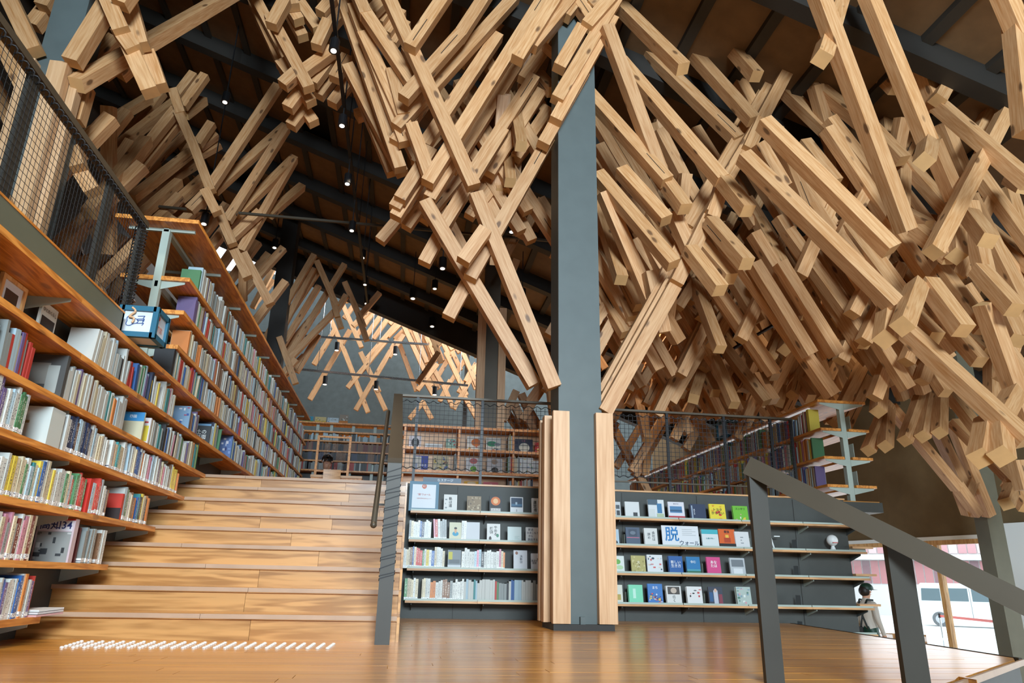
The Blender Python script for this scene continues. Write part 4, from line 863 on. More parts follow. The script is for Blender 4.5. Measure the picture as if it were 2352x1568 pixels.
# reader behind the film screen
q_ = atY(752, 1058, 13.5); PO2 = Vector((q_.x, 13.5, ZP)); hz_ = q_.z-ZP
p2 = thing('person', 'seated person with dark hair behind the clear film screen', 'person', PO2)
L2 = lambda x, y, z: PO2+Vector((x, y, z))
V = [(0, .05, .5), (0, .05, .7), (0, .02, hz_-.38), (0, .0, hz_-.2), (0, -.02, hz_-.08), (0, -.03, hz_)]; E_ = [(0, 1), (1, 2), (2, 3), (3, 4), (4, 5)]; RD = [(.15, .12), (.14, .11), (.15, .11), .05, .08, .085]
for sx in (-1, 1):
    chain(0, [(sx*.1, -.05, .48), (sx*.1, -.4, .48), (sx*.1, -.42, .08), (sx*.1, -.52, .04)], [.08, .06, .045, .035])
    wv = chain(2, [(sx*.18, .02, hz_-.3), (sx*.25, -.08, hz_-.55), (sx*.15, -.34, hz_-.6), (sx*.1, -.4, hz_-.6)], [.06, .048, .034, .03])
    for k in range(4): chain(wv, [(sx*(.07+.02*k), -.46, hz_-.605), (sx*(.07+.02*k), -.48, hz_-.625)], [.0085, .0075])
    chain(wv, [(sx*.06, -.4, hz_-.6), (sx*.05, -.43, hz_-.61)], [.0095, .008])
body([L2(*v) for v in V], E_, RD, 'body', p2, [colmat('#3a3f4a'), M['skin']], lambda c: 1 if c.z > ZP+hz_-.2 or (c.y < 13.2 and c.z > ZP+.55) else 0)
hm = MB(); hm.ball(L2(0, .0, hz_+.03), .105, 16, 10, 0, (1, 1, .95)); hk = MB(); hk.add(hm.v, [f for f in hm.f if sum(hm.v[i][1]-13.47 for i in f) > -.05 or min(hm.v[i][2] for i in f) > ZP+hz_+.06])
obj('hair', hk, M['hair'], p2, True)
for sx in (-1, 1): obj('eye', MB().ball(L2(sx*.032, -.112, hz_+.0), .009, 8, 6), M['ink'], p2, True); obj('ear', MB().ball(L2(sx*.085, -.02, hz_-.02), .02, 8, 6), M['skin'], p2, True)
obj('nose', MB().ball(L2(0, -.122, hz_-.025), .014, 8, 6), M['skin'], p2, True)
obj('mouth', MB().box(PO2.x-.02, PO2.x+.02, 13.5-.114, 13.5-.105, ZP+hz_-.068, ZP+hz_-.06), colmat('#a8665a'), p2)
# ---------------------------------------------------------------- outside
vp, vv, vr = dirs(2232, 1400, 33); GZ = LOW-.01; vp.z = GZ
VL = lambda u, d, z: vp+vr*u+vv*d+Vector((0, 0, z))
van = thing('van', 'white delivery van parked in the bright yard outside', 'van', vp)
prof = [(-2.1, .35), (2.0, .35), (2.15, .6), (2.1, .95), (1.55, 1.05), (1.0, 1.75), (.6, 1.9), (-1.9, 1.9), (-2.1, 1.7)]; n = len(prof)
b = MB(); b.add([VL(u, -.8, z) for u, z in prof]+[VL(u, .8, z) for u, z in prof], [tuple(range(n)), tuple(range(2*n-1, n-1, -1))]+[(i, n+i, n+(i+1) % n, (i+1) % n) for i in range(n)])
obj('bodywork', b, colmat('#e4e8ea'), van)
for pts_ in ([(.1, 1.12), (1.3, 1.12), (.9, 1.68), (.1, 1.68)], [(-1.0, 1.12), (-.05, 1.12), (-.05, 1.68), (-1.0, 1.68)], [(-1.95, 1.12), (-1.15, 1.12), (-1.15, 1.66), (-1.9, 1.66)]):
    obj('side_window', MB().hexa([VL(u, -.81, z) for u, z in pts_]+[VL(u, -.79, z) for u, z in pts_]), colmat('#6a7a80', .15), van)
obj('door_seam', MB().bar(VL(.02, -.805, .4), VL(.02, -.805, 1.7), .02, .01), colmat('#8a9094'), van)
for u in (-1.3, 1.35):
    wq = MB(); wq.tube(VL(u, -.82, .32), VL(u, -.62, .32), .32, 24); wh = obj('wheel', wq, colmat('#6a6d70'), van)
    hq = MB(); hq.tube(VL(u, -.83, .32), VL(u, -.81, .32), .19, 18); obj('hub_cap', hq, colmat('#b8bcc0'), wh)
bp, bv, br = dirs(2150, 1350, 44); bp.z = GZ
bld = thing('yard_building', 'long low building with red and pale cladding across the yard', 'building', bp)
BL = lambda u, d, z: bp+br*u+bv*d+Vector((0, 0, z))
def bbox(u0, u1, d0, d1, z0, z1): return MB().hexa((BL(u0, d0, z0), BL(u1, d0, z0), BL(u1, d1, z0), BL(u0, d1, z0), BL(u0, d0, z1), BL(u1, d0, z1), BL(u1, d1, z1), BL(u0, d1, z1)))
obj('wall', bbox(-14, 18, 0, 8, 0, 6.0), colmat('#d8d4d2'), bld)
rc = colmat('#b87c7e')
for k in range(64):
    u = -14+k*.5
    obj('cladding_panel', bbox(u+.02, u+.46, -.06, 0, 3.75, 5.6), colmat('#c9969a') if k % 3 else colmat('#dcc0c0'), bld)
    obj('cladding_panel', bbox(u+.02, u+.46, -.06, 0, 1.9, 3.3), rc if k % 4 else colmat('#8a6a70'), bld)
obj('canopy', bbox(-14, 18, -.6, 0, 3.35, 3.65), colmat('#e4e2e0'), bld)
# queue barriers with red belts
def barrier(a, b, lab):
    P_, Q_ = atZ(*a, LOW+.9), atZ(*b, LOW+.9); th = thing('belt_barrier', lab, 'barrier', (P_.x, P_.y, LOW))
    for W_ in (P_, Q_):
        o_ = MB(); o_.tube((W_.x, W_.y, LOW), (W_.x, W_.y, LOW+.93), .025, 12); o_.tube((W_.x, W_.y, LOW), (W_.x, W_.y, LOW+.03), .16, 16); obj('post', o_, M['chrome'], th)
        o_ = MB(); o_.tube((W_.x, W_.y, LOW+.85), (W_.x, W_.y, LOW+.97), .035, 12); obj('head', o_, M['blackm'], th)
    obj('belt', MB().bar((P_.x, P_.y, LOW+.9), (Q_.x, Q_.y, LOW+.9), .006, .06), colmat('#d8402c'), th)
barrier((2158, 1414), (2284, 1427), 'steel queue barrier with stretched red belt near the window')
barrier((2338, 1434), (2420, 1446), 'steel queue barrier with red belt beside the window column')
bn = thing('low_bench', 'pale timber box bench by the window behind the staff member', 'bench', atZ(2045, 1440, LOW))
e_, ev, er = dirs(2050, 1430, 12.6); e_.z = LOW
BL2 = lambda u, d, z: e_+er*u+ev*d+Vector((0, 0, z))
b = MB().hexa([BL2(u, d, z) for z in (0, .42) for u, d in ((-.5, -.2), (.5, -.2), (.5, .2), (-.5, .2))]); obj('carcass', b, M['frame'], bn)
b = MB().hexa([BL2(u, d, z) for z in (.42, .46) for u, d in ((-.52, -.22), (.52, -.22), (.52, .22), (-.52, .22))]); obj('seat_board', b, M['shelfx'], bn)
b = MB().hexa([BL2(u, d, z) for z in (.46, .85) for u, d in ((-.5, .16), (.5, .16), (.5, .2), (-.5, .2))]); obj('back_board', b, M['frame'], bn)
# ================================================================ TIMBER TREES
A = (0, 0, 3.016); B = (560, 0, 3.016); C = (880, 300, 2.613); D = (1200, 0, 3.015); Eq = (1700, 0, 3.015); Fq = (1300, 400, 2.613); G = (1750, 400, 1.96)
H = (1380, 560, 3.92); I = (1740, 600, 3.92); J = (1952, 760, 3.5625); K = (560, 560, 3.733); L = (160, 160, 2.904); Nn = (560, 0, 3.92)
def beam(parent, P, Q, w_=.125, slot=False, ext=.0):
    P, Q = Vector(P), Vector(Q); d = Q-P; l = d.length+2*ext; d.normalize(); c = (P+Q)/2
    ax = Vector((0, 1, 0)) if abs(d.x) >= abs(d.y)*.8 else Vector((1, 0, 0))      # faces follow the frame the beam belongs to
    s = (ax-d*d.dot(ax)).normalized(); u = s.cross(d).normalized()
    h = w_/2; b = MB(); b.add([(x*l/2, y*h, z*h) for x in (-1, 1) for y in (-1, 1) for z in (-1, 1)], ((0, 4, 6, 2), (1, 3, 7, 5), (0, 1, 5, 4), (2, 6, 7, 3)), 0)
    b.f += [(0, 2, 3, 1), (4, 5, 7, 6)]; b.m += [1, 1]
    if slot:
        for e in (R.choice((-1, 1)),):
            x0 = e*(l/2-.06); x1 = e*(l/2-.36)
            for sy in (-1, 1): b.quad([(x0, sy*(h+.0008), -.004), (x1, sy*(h+.0008), -.004), (x1, sy*(h+.0008)  , .004), (x0, sy*(h+.0008)  , .004)], 2)
    me = b.mesh('beam', [M['beam'], M['end'], M['slot']])
    mw = Matrix((d, s, -u if Matrix((d, s, u)).determinant() < 0 else u)).transposed().to_4x4(); mw.translation = c
    return link('beam', me, parent, mw)
def trace(parent, crop, Y, rows, w_=.125, k=1.0, slot=.13):
    """rows: pixel ends in a crop, with the depth plane of each end (Y or own pair)"""
    for r in rows:
        y1, y2 = (r[4], r[5]) if len(r) == 6 else ((r[4], r[4]) if len(r) == 5 else (Y, Y))
        j = R.uniform(-.014, .014); y1 += j; y2 += j
        p = atY(crop[0]+r[0]/crop[2], crop[1]+r[1]/crop[2], y1*k); q = atY(crop[0]+r[2]/crop[2], crop[1]+r[3]/crop[2], y2*k)
        for e_, v_ in ((0, r[1]), (1, r[3])):          # ends past the top of the photograph run on towards the roof
            if crop[1]+v_/crop[2] < -2:
                a_, b_ = (q, p) if e_ == 0 else (p, q); d_ = (b_-a_).normalized()
                n_ = b_+d_*1.3
                if n_.z > rz(n_.x)-.05: n_ = b_+d_*max(0, min(1.3, (rz(b_.x)-.05-b_.z)/max(.2, d_.z+SR*d_.x)))
                if e_ == 0: p = n_
                else: q = n_
        beam(parent, p, q, w_*R.uniform(.985, 1.015), R.random() < slot)
def column(parent, x0, x1, y0, y1, z0, boards=(), bz=(0, 1.7), mat='grey', inset=0):
    obj('shaft', MB().box(x0, x1, y0, y1, z0, rz((x0+x1)/2)+.1), M[mat], parent)
    for (a, b, c, d) in boards: obj('cladding_board', MB().box(a, b, c, d, bz[0], bz[1]), M['board'], parent)
# random thicket of the same lattice, kept to the two slopes the frames use
def thicket(parent, n, cx, cy, rx, ry, z0, z1, w_=.12, seed=1, ln=(.8, 1.9)):
    q = random.Random(seed)
    for _ in range(n):
        x, y_, z = cx+q.uniform(-rx, rx), cy+q.uniform(-ry, ry), q.uniform(z0, z1); e = math.radians(q.choice((58, 62, 122, 118))); l = q.uniform(*ln)/2
        a = q.choice((0, 0, 0, math.pi/2)); d = Vector((math.cos(a)*math.cos(e), math.sin(a)*math.cos(e), math.sin(e)))
        p_, q2 = Vector((x, y_, z))-d*l, Vector((x, y_, z))+d*l
        top_ = max(p_.z, q2.z)-(rz(x)-.1)
        if top_ > 0: p_.z -= top_; q2.z -= top_
        beam(parent, p_, q2, w_, q.random() < .2)
CATC = 'timber column'
# ---- central tree
t1 = thing('timber_tree', 'grey steel column in the centre carrying layered diagonal cedar beams', CATC, (1.45, 6.03, 0))
column(t1, 1.255, 1.635, 5.86, 6.2, 0, ((1.195, 1.335, 5.79, 5.855), (1.565, 1.715, 5.79, 5.855), (1.16, 1.25, 6.0, 6.1), (1.16, 1.3, 6.205, 6.27), (1.64, 1.7, 6.0, 6.1)), (.05, 1.735))
obj('base_plate', MB().box(1.2, 1.69, 5.8, 6.26, 0, .045), M['purlin'], t1)
obj('socket', MB().box(1.42, 1.46, 5.82, 5.858, 0, .1), M['grey'], t1)
trace(t1, C, 5.88, [(1022, 1545, 556, 385), (905, 1530, 250, 430, 6.15), (478, 790, 612, 600, 5.74), (520, 890, 990, 60, 6.01), (390, 1125, 700, 560, 6.3), (345, 600, 720, 0, 6.3), (245, 800, 470, 390, 6.45)])
trace(t1, B, 5.88, [(1592, 1300, 985, -50, 5.86), (1270, 1275, 2095, -40, 6.0), (1150, 340, 1420, -60, 5.72), (1105, 690, 1500, 245, 5.98), (1490, 262, 1700, -60, 5.98), (840, 95, 1165, 580, 6.1), (775, -60, 846, 110, 6.1),
    (1055, 890, 1880, -20, 6.25), (1045, 995, 1330, 600, 6.4), (1250, 1010, 1760, 250, 6.4), (1285, 1385, 1500, 1040, 6.15), (1080, 1390, 1300, 1040, 6.4), (1050, 1510, 1260, 1180, 6.55), (1045, 1450, 1180, 1240, 6.5), (1160, 870, 1310, 1290, 6.2),
    (1600, 1180, 2010, 540, 6.55), (1440, 1180, 1900, 450, 6.7), (1700, 1210, 2060, 640, 6.8), (1880, 1100, 2111, 760, 6.9), (1500, 440, 1950, -60, 6.6)])
trace(t1, Nn, 6.5, [(895, 30, 1410, 1530, 6.5), (985, 60, 1450, 1300, 6.35), (935, 600, 1430, 1568, 6.8), (1075, 310, 1460, 1150, 6.3), (995, 720, 1340, 1568, 7.0), (1330, 640, 1440, 1050, 6.25), (1150, 120, 1290, -20, 6.5), (1210, 210, 1340, 20, 6.7), (1280, 310, 1420, 110, 6.8), (1330, 400, 1460, 210, 6.9)])
trace(t1, Fq, 5.88, [(228, 1432, 645, 680), (216, 1320, 600, 625, 6.12), (222, 1385, 622, 655, 6.0), (655, 660, 890, 180, 5.82), (870, 270, 940, 50, 5.72), (850, 90, 560, 680, 6.15), (190, 5, 645, 545, 6.1, 5.7), (330, -20, 600, 280, 6.0, 5.75), (740, 455, 925, 698, 5.68, 5.4),
    (865, 285, 1085, 538, 5.7, 5.3), (795, 410, 985, 630, 5.9, 5.6), (640, 230, 742, 460, 5.92, 5.98), (225, 110, 505, 770, 6.05, 6.3), (405, 390, 525, 580, 6.35, 6.45), (195, 680, 360, 960, 7.2, 7.0), (262, 590, 400, 870, 7.1, 6.9), (315, 555, 440, 800, 7.0, 6.8), (440, 330, 580, 570, 6.3), (500, 250, 640, 480, 6.4, 6.2)])
trace(t1, H, 6.1, [(440, 250, 560, 800, 6.1, 6.2), (560, 640, 700, 880, 6.6, 6.7)])
trace(t1, D, 5.9, [(590, -40, 1112, 478, 6.0, 5.35), (580, 190, 965, 1228, 5.6, 5.88), (955, 1215, 1125, 1448, 5.88, 5.66), (680, 430, 1380, 1250, 6.0, 5.55), (1385, 1245, 1560, 1462, 5.55, 5.3), (410, 600, 1000, 1260, 6.1, 5.75), (680, 180, 1490, 970, 6.5, 6.05),
    (1040, 215, 1600, 840, 6.3, 5.85), (1270, -60, 1435, 318, 5.9, 5.95), (1425, 305, 1620, 530, 5.95, 5.65), (1370, 330, 1640, 830, 6.2, 6.15), (830, -60, 1060, 345, 6.2, 6.25), (1300, 1490, 1410, 1255, 5.75), (1405, 1250, 1640, 850, 5.85), (1555, 1045, 1650, 840, 5.78),
    (1130, 1568, 1660, 670, 6.1), (1290, 1320, 1809, 370, 6.25), (1480, 900, 1830, 290, 6.4), (980, -40, 1300, 220, 6.3, 6.0), (470, 60, 640, -40, 5.7), (440, 190, 660, -60, 5.62), (225, 845, 620, 130, 5.75), (235, 700, 650, 0, 5.68), (140, 1010, 420, 520, 5.85),
    (170, 310, 330, 450, 6.5, 6.2), (110, 520, 210, 640, 6.9, 6.7), (70, 660, 200, 860, 7.1, 6.9), (700, 300, 960, 760, 6.7, 6.9), (940, 900, 1210, 1420, 6.5, 6.7), (880, 860, 960, 1100, 6.6, 6.8)])
trace(t1, Eq, 5.85, [(125, 865, 530, 110, 5.85), (140, 700, 460, 110, 6.1), (215, 440, 350, 140, 6.45)])
# deeper frames of the same tree
thicket(t1, 34, .55, 7.1, .5, .45, 4.7, 5.9, .12, 51, (1.2, 2.2))
thicket(t1, 64, 3.0, 7.6, 1.1, .9, 3.2, 5.2, .12, 53, (1.1, 2.2))
trace(t1, D, 5.5, [(-40, 420, 250, -40, 5.6), (60, 330, 380, -60, 5.7), (0, 560, 180, 300, 6.6), (290, 120, 430, -60, 5.75), (250, 480, 410, 200, 5.7), (330, -60, 470, 150, 5.75, 5.7), (150, 250, 330, 20, 5.8)])
# ---- hanging bracket cluster under the roof
t7 = thing('timber_bracket', 'hanging cluster of crossed cedar bracket ends high beneath the roof', 'timber bracket', (-1.2, 7, 5))
trace(t7, Nn, 7, [(235, 150, 588, 805), (330, 560, 612, 935, 7.3), (470, 880, 635, 1115, 7.6), (350, 775, 500, 640, 7.0), (395, 985, 540, 790, 7.3), (425, 1145, 570, 960, 7.6), (540, 650, 800, 460, 7.2), (620, 760, 800, 520, 7.4), (670, 870, 810, 680, 7.6), (250, 240, 375, 10, 6.8), (455, 70, 420, -60, 7.0),
    (500, 200, 400, 40, 7.15), (535, 345, 420, 130, 7.35), (690, 130, 850, -60, 7.0), (780, 240, 910, 90, 7.1), (655, 430, 760, 200, 7.0), (815, 720, 930, 520, 7.2), (795, 945, 950, 740, 7.5), (105, -10, 445, 630, 7.7), (145, 170, 410, 690, 8.0), (85, 20, 380, 660, 7.9), (510, 40, 670, 270, 7.3), (1010, 1050, 1090, 1020, 7.5)], .13)
# ---- right front tree
t2 = thing('timber_tree', 'grey column by the right window with broad cedar beams meeting in starry nodes', CATC, (7.2, 7.8, LOW))
cq = dirs(2290, 1300, 9.9)[0]
column(t2, cq.x-.12, cq.x+.12, cq.y-.12, cq.y+.12, LOW, (), (0, 1), 'olive')
trace(t2, Eq, 5, [(535, -50, 1150, 1600, 4.8, 5.4), (705, -40, 565, 410, 5.5, 4.85), (160, 850, 1050, 1735, 5.7, 5.25), (20, 1085, 1080, 2125, 5.9, 5.35), (1335, 1750, 1910, 640, 5.4, 5.9), (880, -45, 1300, 990, 5.2, 5.55), (1070, 40, 1378, 755, 5.8, 6.0), (1575, 310, 1365, 700, 6.0, 5.85), (1885, 460, 1630, 970, 6.3, 6.05),
    (1370, 730, 2010, 1275, 5.95, 5.35), (1310, 950, 1275, 1120, 5.65, 5.2), (1325, 990, 1490, 1370, 5.65, 5.85), (1815, -50, 1940, 240, 4.2, 4.3), (1905, 180, 1985, 930, 4.3, 4.35), (390, 490, 900, 900, 6.9, 6.5), (310, 630, 920, 1220, 7.1, 6.6), (430, 380, 690, 980, 7.0, 7.1), (440, 990, 660, 1270, 6.9, 6.7),
    (910, 890, 1125, 1115, 6.6, 6.4), (1100, 1120, 1200, 930, 6.6, 6.8), (1130, 1110, 1440, 1460, 6.7, 6.3), (1125, 1120, 1105, 1500, 6.7, 6.3), (520, 600, 740, 1380, 6.7, 7.1), (800, 340, 1080, 620, 6.6, 6.2), (1000, 800, 1020, 1000, 6.9, 6.7), (1060, 1440, 1300, 1568, 6.6, 6.3), (1400, 850, 1560, 1240, 6.4, 6.6), (1500, 960, 1640, 760, 6.9), (120, 1000, 300, 1300, 6.2, 6.3), (240, 900, 480, 1500, 6.5, 6.8), (640, 1000, 800, 1400, 6.9, 7.1)], .125, .86)
trace(t2, G, 5, [(700, 500, 632, 685, 5.4, 5.0), (748, 490, 908, 705, 5.4, 5.1), (578, 550, 553, 745, 5.65, 5.2), (930, 180, 1020, 300, 5.7, 5.35), (975, 430, 1140, 612, 5.6, 5.25), (930, 130, 1005, 460, 6.0, 6.0), (1000, 580, 1190, 1110, 5.5, 5.85), (930, 100, 1170, 580, 6.3, 6.35), (600, 660, 1190, 1205, 5.75, 5.0), (1058, 1085, 1078, 1270, 5.3, 4.85), (1015, 1110, 985, 1280, 5.35, 5.0),
    (1135, 985, 1075, 1090, 5.6, 5.3), (690, 250, 850, 380, 6.2, 5.9), (870, 200, 875, 370, 6.2, 5.8), (800, 430, 1000, 700, 6.2, 5.8), (1100, 60, 1180, 300, 6.6, 6.7), (1120, 20, 1190, 60, 6.0, 5.7), (640, 600, 780, 740, 5.9, 5.6), (1100, 640, 1150, 750, 5.9, 5.7), (380, 240, 620, 560, 6.6, 6.3)], .125, .86)
thicket(t2, 40, 4.3, 6.1, .8, .7, 2.9, 4.6, .12, 57, (1.0, 1.9))
thicket(t2, 22, 5.6, 6.4, .6, .9, 2.7, 4.0, .12, 59, (.9, 1.7))
# ---- middle right tree
t3 = thing('timber_tree', 'dark column behind the fence wrapped in a thicket of orange cedar beams', CATC, (5.6, 11, LOW))
c3 = atY(1708, 850, 11).x
column(t3, c3-.16, c3+.16, 10.9, 11.2, LOW, (), (0, 1), 'railpost')
trace(t3, H, 9, [(645, 460, 905, 1165, 9.0, 9.1), (1045, 845, 1260, 510, 8.6), (925, 1130, 1060, 870, 8.7), (1205, 570, 1490, 40, 8.45), (845, 580, 1490, 1430, 9.0, 8.3), (905, 1170, 835, 1395, 8.9, 8.35), (925, 1160, 1030, 1345, 8.9, 8.6), (495, 1040, 730, 1365, 9.2, 8.8), (360, 1265, 480, 1070, 9.2), (410, 860, 515, 1050, 9.4), (1035, 1040, 1230, 1500, 9.2, 9.4),
    (890, 1280, 1010, 1568, 9.3), (955, 1290, 1085, 1568, 9.2), (1225, 590, 1490, 970, 9.1, 8.7), (1345, 460, 1510, 890, 9.2, 9.4), (1445, 400, 1568, 740, 9.3), (1490, 20, 1395, 450, 8.4, 7.8), (690, 390, 910, 610, 8.7, 8.4), (1120, 480, 1030, 760, 9.6, 9.3), (700, 900, 850, 1190, 9.4, 9.5), (600, 1400, 700, 1250, 9.5), (480, 1100, 620, 1340, 9.6), (1400, 1180, 1560, 1420, 9.0, 8.8),
    (850, 640, 980, 920, 9.6, 9.4), (1000, 700, 1180, 940, 9.7, 9.4), (760, 1300, 840, 1150, 9.5), (580, 1060, 700, 900, 9.7), (520, 1000, 620, 850, 9.8), (1080, 1150, 1170, 980, 9.8), (1000, 1250, 1080, 1080, 9.9), (240, 1320, 340, 1080, 9.0), (690, 1190, 780, 1400, 9.8), (1290, 1320, 1390, 1090, 9.7), (1360, 900, 1568, 1200, 9.2, 8.8)], .13)
thicket(t3, 42, 4.7, 10.3, 1.5, .9, 2.9, 4.6, .12, 5)
thicket(t3, 26, 3.2, 11.5, 1.1, 1.0, 2.3, 4.4, .12, 9)
# ---- right back tree
t8 = thing('timber_tree', 'dense far thicket of orange cedar beams hanging over the brown wall', CATC, (6.4, 9, ZP))
trace(t8, I, 9, [(90, 1250, 650, 185, 9.0), (445, 590, 630, 1085, 9.2, 9.3), (630, 1060, 760, 785, 9.3), (690, 915, 780, 1160, 9.4), (290, 490, 575, 0, 8.1), (340, 470, 245, 800, 8.0, 7.5), (215, 620, 105, 870, 8.1, 7.6), (120, -15, 340, 195, 8.4, 8.2), (440, 265, 1010, 915, 8.4, 7.8), (550, 545, 910, 955, 9.2, 8.8), (970, 885, 680, 1460, 8.4, 8.2), (995, 1055, 780, 1505, 8.5, 8.3),
    (1135, 790, 1085, 1355, 7.6, 6.9), (990, 310, 1115, 820, 7.9, 7.9), (1105, 700, 1315, 1245, 7.9, 8.1), (1245, 680, 1440, 1195, 7.9, 8.1), (1365, 830, 1495, 1185, 7.6, 7.75), (875, 160, 870, 460, 7.6, 7.15), (815, 215, 700, 545, 7.7, 7.2), (345, 1045, 305, 1205, 9.3, 9.0), (350, 1065, 480, 1235, 9.3, 9.0), (605, 1080, 575, 1255, 9.3, 9.0), (215, 1140, 195, 1275, 9.3, 9.0), (710, 60, 690, 360, 8.2, 7.9),
    (420, 870, 580, 1100, 9.6, 9.3), (300, 900, 350, 1060, 9.7), (800, 880, 770, 1060, 9.6, 9.4), (560, 600, 690, 850, 9.7, 9.5), (1000, 860, 1060, 690, 8.8), (1180, 560, 1240, 140, 7.0, 7.3), (20, 280, 170, 640, 9.5, 9.6), (0, 420, 120, 780, 9.3, 9.4), (0, 760, 160, 1040, 9.2), (470, 1290, 560, 1100, 9.8), (640, 1130, 720, 1280, 9.7, 9.5)], .13)
trace(t8, J, 8, [(310, 600, 150, 980, 8.3, 7.8), (312, 620, 290, 945, 8.3, 7.6), (330, 620, 880, 1285, 8.4, 8.7), (590, 510, 450, 900, 8.1, 7.6), (655, 520, 595, 865, 8.1, 7.5), (745, 460, 732, 835, 8.1, 7.4), (700, 540, 640, 745, 8.1, 7.8), (720, 830, 975, 1360, 8.9, 9.1), (835, 740, 1140, 1510, 8.8, 9.1), (775, 460, 1105, 880, 8.1, 7.6), (850, 745, 1075, 975, 8.4, 8.1), (1165, 1060, 1425, 1320, 8.1, 7.8),
    (1210, 1025, 1400, 1215, 7.9, 7.6), (1335, 1260, 1280, 1415, 7.8, 7.3), (1290, 1240, 1445, 1450, 7.9, 7.6), (870, 1255, 1045, 1500, 8.8, 8.9), (900, 1310, 970, 1495, 8.9, 9.0), (605, 190, 775, 490, 8.7, 8.6), (570, 270, 740, 490, 8.9, 8.5), (390, 280, 570, 570, 9.0, 8.9), (980, 50, 1130, 180, 7.0, 6.8), (1160, 0, 1170, 580, 7.0, 6.7), (780, 390, 880, 620, 8.8, 8.7), (960, 1330, 1010, 1210, 9.0), (480, 460, 600, 590, 8.9, 8.7), (1360, 1060, 1425, 1300, 6.8)], .13)
thicket(t8, 40, 5.7, 10.8, 1.1, 1.0, 3.5, 4.3, .12, 21, (.7, 1.3))
# ---- tree behind the central column
t4 = thing('timber_tree', 'slender column between two orange cedar boards behind the picture books', CATC, (1.25, 11.5, ZP))
ax_ = [atY(p, 850, 11.5).x for p in (1095, 1113, 1143, 1160)]
column(t4, ax_[1]-.02, ax_[2]+.02, 11.52, 11.8, ZP, ((ax_[0], ax_[1], 11.45, 11.6), (ax_[2], ax_[3], 11.45, 11.6)), (ZP, 4.85), 'rail')
trace(t4, (900, 880, 6.03), 12, [(1720, 110, 1540, 520), (1690, 280, 1850, 640, 12.2), (1790, 150, 2000, 640, 12.4), (1860, 300, 2040, 620, 12.8), (1600, 420, 1760, 640, 13)], .13)
trace(t4, C, 12, [(840, 560, 700, 820, 10.5), (950, 420, 830, 640, 9.5), (760, 880, 800, 780, 11)], .13)
# ---- far lattice under the assumed skylight
t5 = thing('timber_lattice', 'pale sunlit lattice of crossed cedar beams before the far grey wall', 'timber lattice', (0, 20, 4))
obj('support_post', MB().box(1.5, 1.62, 20.2, 20.32, ZP, 8.5), M['railpost'], t5)
trace(t5, K, 20, [(285, 150, 75, 550, 18), (255, 310, 85, 520, 18.3), (735, 620, 865, 930), (855, 900, 1065, 1445), (835, 490, 1010, 890), (1000, 930, 1160, 1270), (1125, 1230, 1215, 1425), (960, 1425, 1310, 830), (890, 1235, 1230, 820), (565, 1335, 910, 740, 20.3), (600, 1035, 780, 740), (820, 310, 895, 500), (935, 705, 1230, 440, 19), (1050, 790, 1280, 470), (1050, 995, 1400, 580),
    (1250, 690, 1430, 520), (1235, 795, 1410, 620), (1245, 970, 1370, 780), (1325, 830, 1480, 1260, 20.5), (1400, 580, 1570, 1020), (1430, 520, 1650, 980), (1370, 700, 1610, 1220), (1550, 570, 1690, 1020, 18), (1590, 590, 1790, 910, 19.5), (1730, 930, 1910, 1300), (1630, 890, 1850, 670, 18), (1490, 1195, 1670, 930, 17.6), (1810, 770, 2000, 1220), (1840, 680, 2000, 970), (1890, 1255, 2000, 1060),
    (1490, 1255, 1660, 1030), (1420, 1500, 1545, 1350), (1530, 1350, 1610, 1500), (1680, 1350, 1770, 1170), (1710, 1210, 1790, 1400), (1800, 1415, 1910, 1220), (1880, 1290, 2000, 1500), (1875, 910, 2000, 720), (1500, 640, 1640, 1010, 20.6), (1330, 640, 1400, 560, 19.4), (1620, 1060, 1700, 1200), (1560, 1180, 1640, 1320), (1960, 1060, 1900, 1180), (1300, 880, 1420, 700, 20.4), (980, 480, 860, 640, 20.4), (1130, 560, 960, 800, 20.6), (1640, 700, 1760, 960, 20.4)], .13, 1, 0)
trace(t5, K, 20.8, [(x+60, y+25, X+60, Y_+25) for x, y, X, Y_ in ((1400, 580, 1570, 1020), (1430, 520, 1650, 980), (1370, 700, 1610, 1220), (1590, 590, 1790, 910), (1250, 690, 1430, 520), (1235, 795, 1410, 620), (1050, 790, 1280, 470), (1500, 1000, 1760, 640), (1600, 1120, 1880, 640), (1700, 1180, 1930, 820), (1780, 1250, 1930, 1000), (1840, 980, 1930, 1220), (1660, 760, 1800, 1060), (1300, 560, 1420, 440), (1330, 760, 1480, 520), (1480, 760, 1640, 540), (1560, 900, 1700, 640))], .13, 1, 0)
# ---- left trees above the tall bookcase
t6 = thing('timber_tree', 'dark column beyond the tall bookcase with long brown beams fanning up', CATC, (-3.2, 15, ZP))
cq = atY(645, 700, 15)
column(t6, cq.x-.17, cq.x+.17, 14.85, 15.2, ZP, (), (0, 1), 'purlin')
trace(t6, K, 15, [(605, 95, 165, 855), (600, 210, 345, 700, 15.2), (645, 225, 335, 690, 15.4), (865, 175, 365, 995, 15.4), (645, 360, 335, 870, 15.6), (370, 1010, 780, 580, 15), (625, 150, 795, 530, 14.8), (735, 370, 805, 630, 14.8), (795, 600, 835, 725, 14.9), (865, 330, 1030, 710, 15.5), (880, 440, 775, 610, 15.5), (985, 630, 1055, 830, 15.5), (305, 800, 445, 1200, 14.8), (295, 1160, 450, 990, 14.9), (1165, 420, 995, 620, 16), (330, 1150, 520, 960, 15.8), (640, 780, 450, 1100, 15.8), (300, 980, 640, 560, 16.2)], .125)
t9 = thing('timber_tree', 'dim left thicket of brown cedar beams rising to the dark roof', CATC, (-5, 10, ZP))
